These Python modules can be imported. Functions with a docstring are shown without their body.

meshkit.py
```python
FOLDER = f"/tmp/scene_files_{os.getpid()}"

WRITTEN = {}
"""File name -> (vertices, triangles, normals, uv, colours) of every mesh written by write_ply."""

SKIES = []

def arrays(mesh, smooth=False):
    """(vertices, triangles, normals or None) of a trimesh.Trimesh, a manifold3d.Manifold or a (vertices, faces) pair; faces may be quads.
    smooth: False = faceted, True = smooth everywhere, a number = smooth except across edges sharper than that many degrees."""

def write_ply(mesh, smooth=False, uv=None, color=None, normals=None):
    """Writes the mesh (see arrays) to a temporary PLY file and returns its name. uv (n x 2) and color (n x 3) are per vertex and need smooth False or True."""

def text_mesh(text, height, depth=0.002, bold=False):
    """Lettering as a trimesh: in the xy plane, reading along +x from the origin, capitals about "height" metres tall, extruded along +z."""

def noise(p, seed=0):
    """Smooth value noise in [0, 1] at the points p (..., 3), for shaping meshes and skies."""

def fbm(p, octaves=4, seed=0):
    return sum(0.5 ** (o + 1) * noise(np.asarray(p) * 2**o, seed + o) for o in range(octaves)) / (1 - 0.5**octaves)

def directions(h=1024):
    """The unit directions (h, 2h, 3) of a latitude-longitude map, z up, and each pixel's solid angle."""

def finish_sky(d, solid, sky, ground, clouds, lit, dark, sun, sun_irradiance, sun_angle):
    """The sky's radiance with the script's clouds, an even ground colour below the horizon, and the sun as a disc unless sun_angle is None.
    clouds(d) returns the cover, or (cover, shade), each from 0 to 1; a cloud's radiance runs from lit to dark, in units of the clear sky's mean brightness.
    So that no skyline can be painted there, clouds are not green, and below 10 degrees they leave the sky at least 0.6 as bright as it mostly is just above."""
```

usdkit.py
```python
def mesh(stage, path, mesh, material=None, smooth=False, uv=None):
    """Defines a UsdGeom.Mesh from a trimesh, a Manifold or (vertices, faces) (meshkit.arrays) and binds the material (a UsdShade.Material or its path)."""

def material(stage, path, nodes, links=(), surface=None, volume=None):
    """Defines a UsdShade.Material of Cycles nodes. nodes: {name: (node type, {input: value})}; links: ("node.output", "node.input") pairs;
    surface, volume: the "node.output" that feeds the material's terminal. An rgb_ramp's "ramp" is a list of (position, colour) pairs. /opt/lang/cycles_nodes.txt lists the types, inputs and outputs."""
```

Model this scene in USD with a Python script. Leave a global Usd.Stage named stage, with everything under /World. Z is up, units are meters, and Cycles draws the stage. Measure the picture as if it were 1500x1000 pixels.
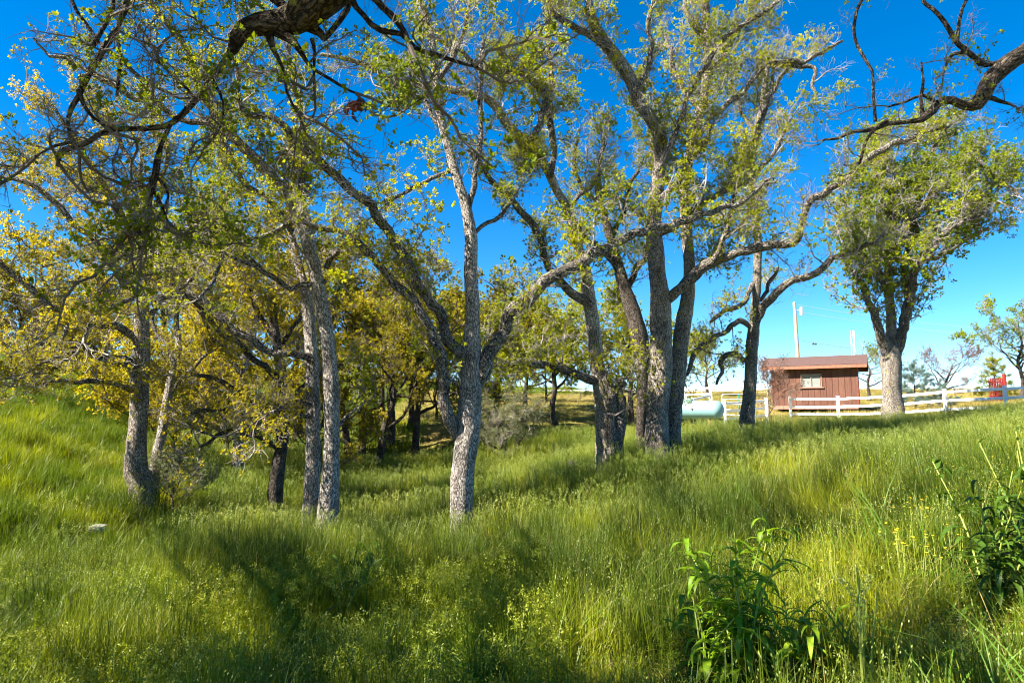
import math, numpy as np, trimesh, usdkit, meshkit
from pxr import Usd, UsdGeom, UsdLux, UsdShade, Gf, Sdf, Vt

stage = Usd.Stage.CreateInMemory()
UsdGeom.SetStageUpAxis(stage, UsdGeom.Tokens.z)
UsdGeom.SetStageMetersPerUnit(stage, 1.0)
UsdGeom.Xform.Define(stage, '/World')
UsdGeom.Scope.Define(stage, '/World/Looks')

# ------------------------------------------------------------------ camera, sky, sun
PITCH = math.radians(6.5)
EYE = np.array([0.0, 0.0, 1.6])
cam = UsdGeom.Camera.Define(stage, '/World/camera')
cam.CreateFocalLengthAttr(24.0)
cam.CreateHorizontalApertureAttr(36.0)
cam.CreateVerticalApertureAttr(36.0 * 682 / 1024)
cam.CreateFStopAttr(5.0)
cam.CreateFocusDistanceAttr(13.0)
cam.CreateExposureAttr(2.4)
cam.CreateClippingRangeAttr(Gf.Vec2f(0.05, 5000))
xf = UsdGeom.Xformable(cam)
xf.AddTranslateOp().Set(Gf.Vec3d(*EYE))
xf.AddRotateXOp().Set(90.0 + math.degrees(PITCH))

SUN_AZ, SUN_EL = math.radians(-115.0), math.radians(46.0)       # azimuth from +y towards +x: behind the camera, to the left
TO_SUN = np.array([math.sin(SUN_AZ) * math.cos(SUN_EL), math.cos(SUN_AZ) * math.cos(SUN_EL), math.sin(SUN_EL)])
dome = UsdLux.DomeLight.Define(stage, '/World/sky')
skym = usdkit.material(stage, '/World/Looks/sky_material', {
    "sky": ("sky_texture", {"sky_type": "single_scattering", "sun_disc": False, "sun_elevation": SUN_EL, "sun_rotation": SUN_AZ,
                            "altitude": 1300.0, "air_density": 0.9, "aerosol_density": 0.05, "ozone_density": 3.0}),
    "hs": ("hsv", {"saturation": 1.42, "value": 1.0, "hue": 0.5, "fac": 1.0}),
    "bg": ("background_shader", {"strength": 0.05})},
    [("sky.color", "hs.color"), ("hs.color", "bg.color")], surface="bg.background")
UsdShade.MaterialBindingAPI.Apply(dome.GetPrim()).Bind(skym)
sun = UsdLux.DistantLight.Define(stage, '/World/sun')
sun.CreateIntensityAttr(1.25)
sun.CreateAngleAttr(0.5)
sun.CreateNormalizeAttr(True) if hasattr(sun, 'CreateNormalizeAttr') else None
sun.CreateColorAttr(Gf.Vec3f(1.0, 0.93, 0.82))
_m = Gf.Matrix4d(); _m.SetRotate(Gf.Rotation(Gf.Vec3d(0, 0, 1), Gf.Vec3d(*TO_SUN)))
UsdGeom.Xformable(sun).AddTransformOp().Set(_m)

# ------------------------------------------------------------------ helpers
CP, SP = math.cos(PITCH), math.sin(PITCH)

def at(px, py, d):
    """the point seen at pixel (px, py) of the 1500 x 1000 photograph, d metres ahead"""
    x, u = (px - 750) / 1000.0, (500 - py) / 1000.0
    dy, dz = CP - u * SP, SP + u * CP
    t = d / dy
    return EYE + np.array([x * t, d, dz * t])

def pix(p):
    q = np.asarray(p, float) - EYE
    f = q[..., 1] * CP + q[..., 2] * SP
    u = -q[..., 1] * SP + q[..., 2] * CP
    f = np.where(np.abs(f) < 1e-3, 1e-3, f)
    return 750 + 1000 * q[..., 0] / f, 500 - 1000 * u / f, f

used = {}
def numbered(path):
    n = used.get(path, 0); used[path] = n + 1
    return path if n == 0 else f"{path}_{n:03d}"

def tag(prim, label=None, cat=None, group=None, kind=None):
    p = prim.GetPrim() if hasattr(prim, 'GetPrim') else prim
    for k, v in (('label', label), ('category', cat), ('group', group), ('kind', kind)):
        if v: p.SetCustomDataByKey(k, v)
    return p

def thing(name, loc, label, cat, group=None, rz=0.0):
    x = UsdGeom.Xform.Define(stage, numbered('/World/' + name))
    x.AddTranslateOp().Set(Gf.Vec3d(*map(float, loc)))
    if rz: x.AddRotateZOp().Set(math.degrees(rz))
    tag(x, label, cat, group)
    return x

def obj(name, mesh, mat, parent=None, smooth=False, kind=None, primvars=None, label=None):
    base = str(parent.GetPath()) if parent is not None else '/World'
    m = usdkit.mesh(stage, numbered(base + '/' + name), mesh, mat, smooth)
    if primvars:
        for k, v in primvars.items():
            UsdGeom.PrimvarsAPI(m).CreatePrimvar(k, Sdf.ValueTypeNames.Float3Array, 'vertex').Set(Vt.Vec3fArray.FromNumpy(np.asarray(v, np.float32)))
    if kind or label: tag(m, label=label, kind=kind)
    return m

def box(cx, cy, cz, sx, sy, sz, bevel=0.0, rz=0.0):
    if bevel > 0:
        b = bevel
        hx, hy, hz = sx / 2, sy / 2, sz / 2
        pts = []
        for a in (-1, 1):
            for c in (-1, 1):
                for e in (-1, 1):
                    pts += [(a * (hx - b), c * (hy - b), e * hz), (a * (hx - b), c * hy, e * (hz - b)), (a * hx, c * (hy - b), e * (hz - b))]
        m = trimesh.convex.convex_hull(np.array(pts))
    else:
        m = trimesh.creation.box((sx, sy, sz))
    if rz: m.apply_transform(trimesh.transformations.rotation_matrix(rz, (0, 0, 1)))
    m.apply_translation((cx, cy, cz))
    return m

def bar(a, b, w, h, bevel=0.006):
    """a beam from a to b, w wide, h high"""
    a, b = np.asarray(a, float), np.asarray(b, float)
    L = np.linalg.norm(b - a)
    m = box(0, 0, 0, L, w, h, bevel)
    x = (b - a) / L
    y = np.cross((0, 0, 1), x); y /= max(np.linalg.norm(y), 1e-9)
    z = np.cross(x, y)
    T = np.eye(4); T[:3, 0], T[:3, 1], T[:3, 2], T[:3, 3] = x, y, z, (a + b) / 2
    m.apply_transform(T)
    return m

def joined(ms):
    vs, fs, n = [], [], 0
    for v, f in ms:
        vs.append(v); fs.append(f + n); n += len(v)
    return np.vstack(vs), np.vstack(fs)

def unit(v):
    v = np.asarray(v, float)
    return v / np.maximum(np.linalg.norm(v, axis=-1, keepdims=True), 1e-9)

def tube(pts, rad, n=6, cap=True, bark=None):
    """tube through pts with radii rad; returns (v, f, coordinates of the bark)"""
    pts, rad = np.asarray(pts, float), np.asarray(rad, float)
    t = unit(np.gradient(pts, axis=0))
    ref = np.array([0.31, 0.87, 0.38]) if abs(t[0, 2]) > .8 else np.array([0.0, 0.0, 1.0])
    u = unit(np.cross(t[0], ref)); frames = [u]
    for k in range(1, len(pts)):
        u = frames[-1] - t[k] * np.dot(frames[-1], t[k]); frames.append(unit(u))
    U = np.array(frames); W = np.cross(t, U)
    ang = np.linspace(0, 2 * math.pi, n, endpoint=False)
    c, s = np.cos(ang)[None, :, None], np.sin(ang)[None, :, None]
    ring = U[:, None, :] * c + W[:, None, :] * s
    R = rad[:, None] * np.ones((1, n))
    dist = np.concatenate([[0], np.cumsum(np.linalg.norm(np.diff(pts, axis=0), axis=1))])
    co = np.stack([R * np.cos(ang), R * np.sin(ang), np.repeat(dist[:, None], n, 1)], -1)
    if bark is not None:
        q = co + bark
        lump = meshkit.fbm(q * np.array([4.0, 4.0, 1.8]), 3, 5) - .5
        ridge = meshkit.fbm(q * np.array([26., 26., 6.]), 2, 9) - .5
        R = R * (1 + .30 * lump) + .028 * ridge * np.minimum(1, R / .12)
    v = (pts[:, None, :] + ring * R[..., None]).reshape(-1, 3)
    i, j = np.meshgrid(np.arange(len(pts) - 1), np.arange(n), indexing='ij')
    a, b = i * n + j, i * n + (j + 1) % n
    f = np.concatenate([np.stack([a, b, b + n], -1).reshape(-1, 3), np.stack([a, b + n, a + n], -1).reshape(-1, 3)])
    co = co.reshape(-1, 3)
    if cap:
        k = len(v)
        v = np.vstack([v, pts[0] - t[0] * rad[0] * .2, pts[-1] + t[-1] * rad[-1] * .6])
        co = np.vstack([co, (0, 0, 0), (0, 0, dist[-1])])
        jj = np.arange(n)
        e = (len(pts) - 1) * n
        f = np.vstack([f, np.stack([np.full(n, k), (jj + 1) % n, jj], -1), np.stack([np.full(n, k + 1), e + jj, e + (jj + 1) % n], -1)])
    return v, f, co

def spline(P, step):
    """Catmull-Rom through the rows of P (any number of columns; the first three are the place), a row every step metres"""
    P = np.asarray(P, float)
    Q = np.vstack([2 * P[0] - P[1], P, 2 * P[-1] - P[-2]])
    out = []
    for k in range(1, len(Q) - 2):
        n = max(2, int(np.linalg.norm(P[k - 1][:3] - P[k][:3]) / step + .5))
        for t in np.linspace(0, 1, n, endpoint=False):
            a, b, c, d = Q[k - 1], Q[k], Q[k + 1], Q[k + 2]
            out.append(.5 * (2 * b + (c - a) * t + (2 * a - 5 * b + 4 * c - d) * t * t + (3 * b - a - 3 * c + d) * t ** 3))
    out.append(P[-1])
    return np.array(out)

def instancer(path, protos, pos, idx, quat, scale):
    """protos: list of lists of (name, mesh, material)"""
    pi = UsdGeom.PointInstancer.Define(stage, path)
    rel = pi.CreatePrototypesRel()
    for k, parts in enumerate(protos):
        px = UsdGeom.Xform.Define(stage, f'{path}/prototypes/form_{k:02d}')
        for nm, mesh, mat in parts:
            usdkit.mesh(stage, f'{px.GetPath()}/{nm}', mesh, mat)
        rel.AddTarget(px.GetPath())
    pi.CreatePositionsAttr(Vt.Vec3fArray.FromNumpy(np.asarray(pos, np.float32)))
    pi.CreateProtoIndicesAttr(Vt.IntArray.FromNumpy(np.asarray(idx, np.int32)))
    q = np.asarray(quat, float)          # w x y z
    pi.CreateOrientationsAttr(Vt.QuathArray([Gf.Quath(float(w), float(x), float(y), float(z)) for w, x, y, z in q]))
    s = np.asarray(scale, float)
    if s.ndim == 1: s = np.repeat(s[:, None], 3, 1)
    pi.CreateScalesAttr(Vt.Vec3fArray.FromNumpy(s.astype(np.float32)))
    return pi

def quat_z_then(rng, n, tilt=.15, yaw=None):
    """random yaw about z and a small random tilt"""
    yaw = rng.uniform(0, 2 * math.pi, n) if yaw is None else yaw
    ta, tm = rng.uniform(0, 2 * math.pi, n), rng.normal(0, tilt, n) / 2
    qz = np.stack([np.cos(yaw / 2), 0 * yaw, 0 * yaw, np.sin(yaw / 2)], 1)
    qt = np.stack([np.cos(tm), np.sin(tm) * np.cos(ta), np.sin(tm) * np.sin(ta), 0 * tm], 1)
    return qmul(qt, qz)

def qmul(a, b):
    w, x, y, z = a.T; W, X, Y, Z = b.T
    return np.stack([w*W-x*X-y*Y-z*Z, w*X+x*W+y*Z-z*Y, w*Y-x*Z+y*W+z*X, w*Z+x*Y-y*X+z*W], 1)

def quat_x_to(d, roll):
    """turns +x to the unit directions d, after a roll about x"""
    d = unit(d)
    w = 1 + d[:, 0]
    bad = w < 1e-4
    q = np.stack([np.where(bad, 0, w), np.where(bad, 0, 0 * w), np.where(bad, 0, -d[:, 2]), np.where(bad, 1, d[:, 1])], 1)
    q = unit(q)
    r = np.stack([np.cos(roll / 2), np.sin(roll / 2), 0 * roll, 0 * roll], 1)
    return qmul(q, r)

# ------------------------------------------------------------------ materials
def L(n): return '/World/Looks/' + n

def plain(name, col, rough=.6, spec=.3, var=.15, scale=6.0, bump=0.0, metallic=0.0, detail=4.0):
    nodes = {"tc": ("geometry", {}), "n": ("noise_texture", {"scale": scale, "detail": detail, "roughness": .6}),
             "r": ("rgb_ramp", {"ramp": [(.25, [c * (1 - var) for c in col]), (.75, [min(1, c * (1 + var)) for c in col])]}),
             "p": ("principled_bsdf", {"roughness": rough, "specular_ior_level": spec, "metallic": metallic})}
    links = [("tc.position", "n.vector"), ("n.fac", "r.fac"), ("r.color", "p.base_color")]
    if bump:
        nodes["b"] = ("bump", {"strength": bump, "distance": .01}); links += [("n.fac", "b.height"), ("b.normal", "p.normal")]
    return usdkit.material(stage, L(name), nodes, links, surface="p.BSDF")

def bark_mat(name, light, mid, dark, moss=0.0):
    nodes = {"at": ("attribute", {"attribute": "bark"}),
             "mp": ("mapping", {"scale": (1, 1, .34)}), "mp2": ("mapping", {"scale": (1, 1, .5)}),
             "wn": ("noise_texture", {"scale": 14.0, "detail": 1.0, "roughness": .6}),
             "ad": ("mix", {"mix_type": "linear_light", "fac": .045}),
             "v": ("voronoi_texture", {"feature": "distance_to_edge", "scale": 32.0, "detail": 1.0, "roughness": .6}),
             "fine": ("noise_texture", {"scale": 60.0, "detail": 2.0, "roughness": .75}),
             "big": ("noise_texture", {"scale": 3.0, "detail": 3.0, "roughness": .65}),
             "hh": ("math", {"math_type": "multiply_add", "value2": .62, "value3": -.31}), "hs": ("math", {"math_type": "add"}),
             "r": ("rgb_ramp", {"ramp": [(0.0, dark), (.045, dark), (.12, mid), (.30, light), (.46, [min(1, c * 1.25) for c in light])]}),
             "r3": ("rgb_ramp", {"ramp": [(.32, (.42, .40, .37)), (.50, (.92, .90, .88)), (.68, (1.12, 1.10, 1.06))]}),
             "m2": ("mix", {"mix_type": "multiply", "fac": .9}),
             "b": ("bump", {"strength": 1.0, "distance": .045}),
             "p": ("principled_bsdf", {"roughness": .9, "specular_ior_level": .1})}
    links = [("at.vector", "mp.vector"), ("at.vector", "mp2.vector"), ("mp.vector", "wn.vector"), ("mp.vector", "ad.color1"), ("wn.color", "ad.color2"),
             ("ad.color", "v.vector"), ("mp2.vector", "fine.vector"), ("mp2.vector", "big.vector"),
             ("fine.fac", "hh.value1"), ("hh.value", "hs.value1"), ("v.distance", "hs.value2"), ("hs.value", "r.fac"), ("big.fac", "r3.fac"),
             ("r.color", "m2.color1"), ("r3.color", "m2.color2"), ("hs.value", "b.height"), ("b.normal", "p.normal")]
    if moss:
        nodes["mn"] = ("noise_texture", {"scale": 5.0, "detail": 5.0, "roughness": .65})
        nodes["mr"] = ("rgb_ramp", {"ramp": [(.60 - .15 * moss, (0, 0, 0)), (.68 - .15 * moss, (1, 1, 1))]})
        nodes["mm"] = ("mix", {"color2": (.22, .20, .03)})
        links += [("at.vector", "mn.vector"), ("mn.fac", "mr.fac"), ("mr.color", "mm.fac"), ("m2.color", "mm.color1"), ("mm.color", "p.base_color")]
    else:
        links += [("m2.color", "p.base_color")]
    return usdkit.material(stage, L(name), nodes, links, surface="p.BSDF")

def leaf_mat(name, a, b, c, trans=.48, rough=.6, spec=.2):
    """thin leaf; a, b, c: the range of its colours"""
    nodes = {"oi": ("object_info", {}), "g": ("geometry", {}), "n": ("noise_texture", {"scale": .9, "detail": 0.0}),
             "mx": ("math", {"math_type": "multiply_add", "value2": .45}), "isl": ("math", {"math_type": "multiply_add", "value2": .35}),
             "md": ("math", {"math_type": "multiply_add", "value2": 1.1, "value3": -.55}),
             "r": ("rgb_ramp", {"ramp": [(.1, a), (.5, b), (.9, c)]}),
             "tcol": ("mix", {"mix_type": "multiply", "fac": 1.0, "color2": (1.35, 1.25, .6)}),
             "p": ("principled_bsdf", {"roughness": rough, "specular_ior_level": spec}),
             "t": ("translucent_bsdf", {}), "mc": ("mix_closure", {"fac": trans})}
    links = [("g.position", "n.vector"), ("n.fac", "md.value1"), ("oi.random", "mx.value1"), ("md.value", "mx.value3"),
             ("g.random_per_island", "isl.value1"), ("mx.value", "isl.value3"), ("isl.value", "r.fac"),
             ("r.color", "p.base_color"), ("r.color", "tcol.color1"), ("tcol.color", "t.color"), ("p.BSDF", "mc.closure1"), ("t.BSDF", "mc.closure2")]
    return usdkit.material(stage, L(name), nodes, links, surface="mc.closure")

BARK = bark_mat('oak_bark', (.54, .50, .45), (.38, .345, .31), (.085, .072, .06))
BARK_MOSS = bark_mat('lichened_oak_bark', (.58, .53, .46), (.42, .375, .32), (.09, .075, .06), moss=.12)
BARK_B = bark_mat('brown_oak_bark', (.46, .41, .355), (.30, .265, .225), (.065, .053, .043), .08)
BARK_DARK = bark_mat('dark_oak_bark', (.20, .175, .15), (.11, .09, .075), (.02, .017, .014))
BARK_LIMB = bark_mat('oak_limb_bark', (.44, .40, .35), (.22, .195, .17), (.026, .022, .018), .03)
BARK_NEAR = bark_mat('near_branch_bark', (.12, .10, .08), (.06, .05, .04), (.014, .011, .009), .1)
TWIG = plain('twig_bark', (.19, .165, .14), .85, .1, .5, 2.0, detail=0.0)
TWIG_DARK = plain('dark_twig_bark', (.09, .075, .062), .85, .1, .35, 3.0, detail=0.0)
LEAF = {
    'green': leaf_mat('young_green_leaf', (.17, .20, .004), (.33, .34, .006), (.50, .48, .012)),
    'deep': leaf_mat('deep_green_leaf', (.11, .15, .004), (.23, .27, .006), (.38, .39, .010)),
    'gold': leaf_mat('golden_leaf', (.22, .20, .008), (.42, .35, .012), (.56, .43, .02)),
    'olive': leaf_mat('olive_leaf', (.13, .12, .006), (.28, .24, .010), (.42, .34, .012)),
    'far': leaf_mat('far_leaf', (.05, .07, .012), (.10, .12, .018), (.17, .18, .02)),
    'grey': leaf_mat('grey_shrub_leaf', (.10, .12, .05), (.17, .19, .08), (.24, .25, .11)),
    'spruce': leaf_mat('spruce_needle', (.10, .16, .13), (.16, .24, .20), (.24, .33, .28), trans=.15),
    'pink': leaf_mat('reddish_bud', (.18, .09, .06), (.27, .15, .11), (.32, .22, .16), trans=.3),
}

# ------------------------------------------------------------------ the ground
from scipy.interpolate import RBFInterpolator
CTRL = """0,1000,4.2 400,1000,4.2 750,1000,4.2 1100,1000,4.0 1500,1000,3.6 1450,830,5.5 1090,900,5.2 750,860,6.8 600,850,7.4 400,830,8 200,900,6.4
675,752,12 480,748,12 440,745,12.2 300,765,10.5 200,800,9 100,845,7.5 0,912,6.2 350,735,13.5 150,735,12 205,707,14 100,690,13 0,700,11.5 0,600,16 0,556,22 100,640,16 60,580,20
405,712,16.5 520,692,18 600,692,19 600,655,25 700,640,24 620,600,36 700,600,34 840,662,16.5 890,650,16 965,640,16 1095,617,20 1305,602,25 1500,592,21 1200,640,14 1350,622,14
1500,612,10 1200,720,9 1350,700,8 1500,680,7 1000,720,10 850,750,10 760,690,14 1000,820,7 1300,780,6.5 780,612,30 850,600,34 800,577,48 930,592,36 1060,611,28 1200,607,33 1400,593,32 1500,588,30 1200,596,40 1400,580,46 1500,572,48 1060,572,56 800,572,62 300,640,22 300,570,34 200,560,40 450,600,34 450,560,50"""
ctrl = []
for tok in CTRL.split():
    px, py, d = map(float, tok.split(','))
    p = at(px, py, d)
    gh = .42 if d < 9 else (.55 if d < 14 else (.66 if d < 29 else .18))
    ctrl.append((p[0], p[1], p[2] - gh))
# the gully between the left slope and the near bank, and the ground beside and behind the camera
ctrl += [(-6.5, 12.6, -.75), (-5.0, 13.6, -.75), (-7.2, 10.6, -.6), (-3.4, 16.0, -.7), (-7.5, 8.5, -.35), (-1.9, 18.3, -.5)]
ctrl += [(0, 0, -.3), (-4, 0, -.4), (4, 0, .1), (8, 2, .9), (-9, 2, -.2), (-14, 8, 1.0), (0, -8, -.2), (-10, -8, -.2), (10, -8, .8), (14, 8, 1.9), (-20, 12, 2.2), (22, 18, 2.4), (-26, 20, 3.6), (40, 30, 3.2),
         (-60, 40, 7.0), (60, 50, 4.0), (0, 90, 5.6), (-60, 90, 9.0), (60, 90, 5.2), (-30, 70, 7.0), (30, 75, 4.8), (0, 75, 5.0)]
ctrl = np.array(ctrl)
_rbf = RBFInterpolator(ctrl[:, :2], ctrl[:, 2], kernel='thin_plate_spline', smoothing=.02)

def ground_z(x, y):
    x, y = np.atleast_1d(np.asarray(x, float)), np.atleast_1d(np.asarray(y, float))
    r = np.hypot(x, y - 20)
    k = np.clip((r - 75) / 60, 0, 1); k = k * k * (3 - 2 * k)
    s = np.minimum(1, 110 / np.maximum(r, 1e-6))
    z = _rbf(np.stack([x * s, 20 + (y - 20) * s], 1).reshape(-1, 2)).reshape(x.shape)
    far = 4.0 - 6.0 * np.clip((r - 120) / 300, 0, 1)
    small = (meshkit.fbm(np.stack([x * .9, y * .9, 0 * x], -1), 3, 3) - .5) * .16 * np.clip(1.4 - r / 60, 0, 1)
    return z * (1 - k) + far * k + small

def gz(x, y): return float(ground_z(x, y)[0])

def hit(px, py, d0=3.0, d1=90.0):
    """distance at which the line of sight through a pixel meets the ground"""
    d = np.linspace(d0, d1, 1500)
    p = np.array([at(px, py, k) for k in d])
    below = p[:, 2] < ground_z(p[:, 0], p[:, 1])
    return float(d[np.argmax(below)]) if below.any() else d1

def axis_grid(lo, hi, fine_lo, fine_hi, step):
    a = [fine_lo]
    s = step
    while a[-1] > lo: s *= 1.13; a.append(a[-1] - s)
    b = [fine_hi]; s = step
    while b[-1] < hi: s *= 1.13; b.append(b[-1] + s)
    return np.array(a[:0:-1] + list(np.arange(fine_lo, fine_hi, step)) + b)

gx, gy = axis_grid(-900, 900, -16, 16, .22), axis_grid(-400, 1200, 1, 32, .22)
GX, GY = np.meshgrid(gx, gy)
GZ = ground_z(GX.ravel(), GY.ravel()).reshape(GX.shape)
ny, nx = GX.shape
ii, jj = np.meshgrid(np.arange(ny - 1), np.arange(nx - 1), indexing='ij')
q = ii * nx + jj
gf = np.concatenate([np.stack([q, q + 1, q + nx + 1], -1).reshape(-1, 3), np.stack([q, q + nx + 1, q + nx], -1).reshape(-1, 3)])
GROUND = usdkit.material(stage, L('meadow_ground'), {
    "g": ("geometry", {}), "n": ("noise_texture", {"scale": .12, "detail": 6.0, "roughness": .62}), "n2": ("noise_texture", {"scale": 7.0, "detail": 5.0, "roughness": .7}),
    "r": ("rgb_ramp", {"ramp": [(.34, (.085, .10, .018)), (.50, (.15, .145, .03)), (.62, (.25, .19, .075)), (.72, (.28, .20, .10))]}),
    "r2": ("rgb_ramp", {"ramp": [(.3, (.5, .5, .45)), (.7, (1.25, 1.2, 1.1))]}),
    "m": ("mix", {"mix_type": "multiply", "fac": .9}), "b": ("bump", {"strength": .7, "distance": .06}),
    "p": ("principled_bsdf", {"roughness": .95, "specular_ior_level": .05})},
    [("g.position", "n.vector"), ("g.position", "n2.vector"), ("n.fac", "r.fac"), ("n2.fac", "r2.fac"), ("r.color", "m.color1"), ("r2.color", "m.color2"),
     ("m.color", "p.base_color"), ("n2.fac", "b.height"), ("b.normal", "p.normal")], surface="p.BSDF")
tag(obj('ground', (np.stack([GX, GY, GZ], -1).reshape(-1, 3), gf), GROUND, smooth=True), 'grassy rolling ground of the meadow and the slopes', 'ground', kind='structure')

# ------------------------------------------------------------------ foliage: sprays of twigs with leaves
def leaf_shape(p, d, up, size, rng):
    """a young leaf folded a little along its rib"""
    d = unit(d); s = unit(np.cross(d, up)); n = np.cross(s, d)
    w = size * rng.uniform(.28, .42)
    b = p + d * size
    l, r = p + d * size * .58 + s * w + n * size * .14, p + d * size * .58 - s * w + n * size * .14
    return np.array([p, l, b, r]), np.array([[0, 2, 1], [0, 3, 2]])

def make_bough(seed, leafiness, leaf=.045, thick=1.0):
    """a side branch 1.2 m long along +x, z up, with its twigs and leaves"""
    rng = np.random.default_rng(seed)
    tw, lv = [], []
    LEN = (1.2, .50, .20)
    def twig(p, d, length, r, depth):
        n = (8, 5, 3)[depth]
        pts, dd = [p], d
        for k in range(n - 1):
            dd = unit(dd + rng.normal(0, (.30, .38, .4)[depth], 3) + np.array([0, 0, .05]))
            pts.append(pts[-1] + dd * length / (n - 1))
        pts = np.array(pts)
        v, f, _ = tube(pts, np.linspace(r, r * .4, n), 4 if depth == 0 else 3, cap=False)
        tw.append((v, f))
        if depth < 2:
            m = rng.integers(12, 15) if depth == 0 else rng.integers(4, 7)
            for t in np.linspace(.16 if depth == 0 else .3, .98, m):
                k = min(int(t * (n - 1)), n - 2); fr = t * (n - 1) - k
                q = pts[k] * (1 - fr) + pts[k + 1] * fr
                out = unit(unit(pts[k + 1] - pts[k]) * rng.uniform(.35, .9) + unit(rng.normal(0, 1, 3)) * .9 + np.array([0, 0, .15]))
                twig(q, out, LEN[depth + 1] * rng.uniform(.5, 1.25) * (1.1 - .45 * t * (depth == 0)), r * (.36 if depth == 0 else .62), depth + 1)
        if depth >= 1:
            spots = [(pts[-1], dd, 1.0), (pts[n // 2], unit(pts[n // 2] - pts[n // 2 - 1]), .35)]
            for q, e, pr in spots:
                if rng.random() < leafiness * pr:
                    for _ in range(rng.integers(5, 11) if pr == 1 else rng.integers(2, 5)):
                        o = unit(e * .45 + rng.normal(0, .7, 3) + np.array([0, 0, .1]))
                        lv.append(leaf_shape(q + o * .01, o, unit(rng.normal(0, .55, 3) + np.array([0, 0, 1])), leaf * rng.uniform(.6, 1.3), rng))
    twig(np.zeros(3), np.array([1.0, 0, 0]), LEN[0], .019 * thick, 0)
    return joined(tw), (joined(lv) if lv else None)

_protos = {}
def bough_protos(leafname, twigmat, big=1.0):
    """twelve boughs: 0-3 bare, 4-7 sparse, 8-11 leafy"""
    key = (leafname, str(twigmat.GetPath()), big)
    if key not in _protos:
        out = []
        for k in range(12):
            t, l = make_bough(100 + k * 7, (.06, .42, .85)[k // 4], .056 * big)
            parts = [('twig', t, twigmat)]
            if l is not None: parts.append(('leaf', l, LEAF[leafname]))
            out.append(parts)
        _protos[key] = out
    return _protos[key]

def quat_frame(d, rng, wob=.5):
    """turns +x to d with z as nearly up as it can be, and a random roll of wob"""
    from scipy.spatial.transform import Rotation
    d = unit(d); up = np.array([0, 0, 1.0]) + rng.normal(0, .05, (len(d), 3))
    y = unit(np.cross(up, d)); z = np.cross(d, y)
    q = Rotation.from_matrix(np.stack([d, y, z], -1)).as_quat()
    q = q[:, [3, 0, 1, 2]]
    r = rng.normal(0, wob, len(d)) / 2
    return qmul(q, np.stack([np.cos(r), np.sin(r), 0 * r, 0 * r], 1))

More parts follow.
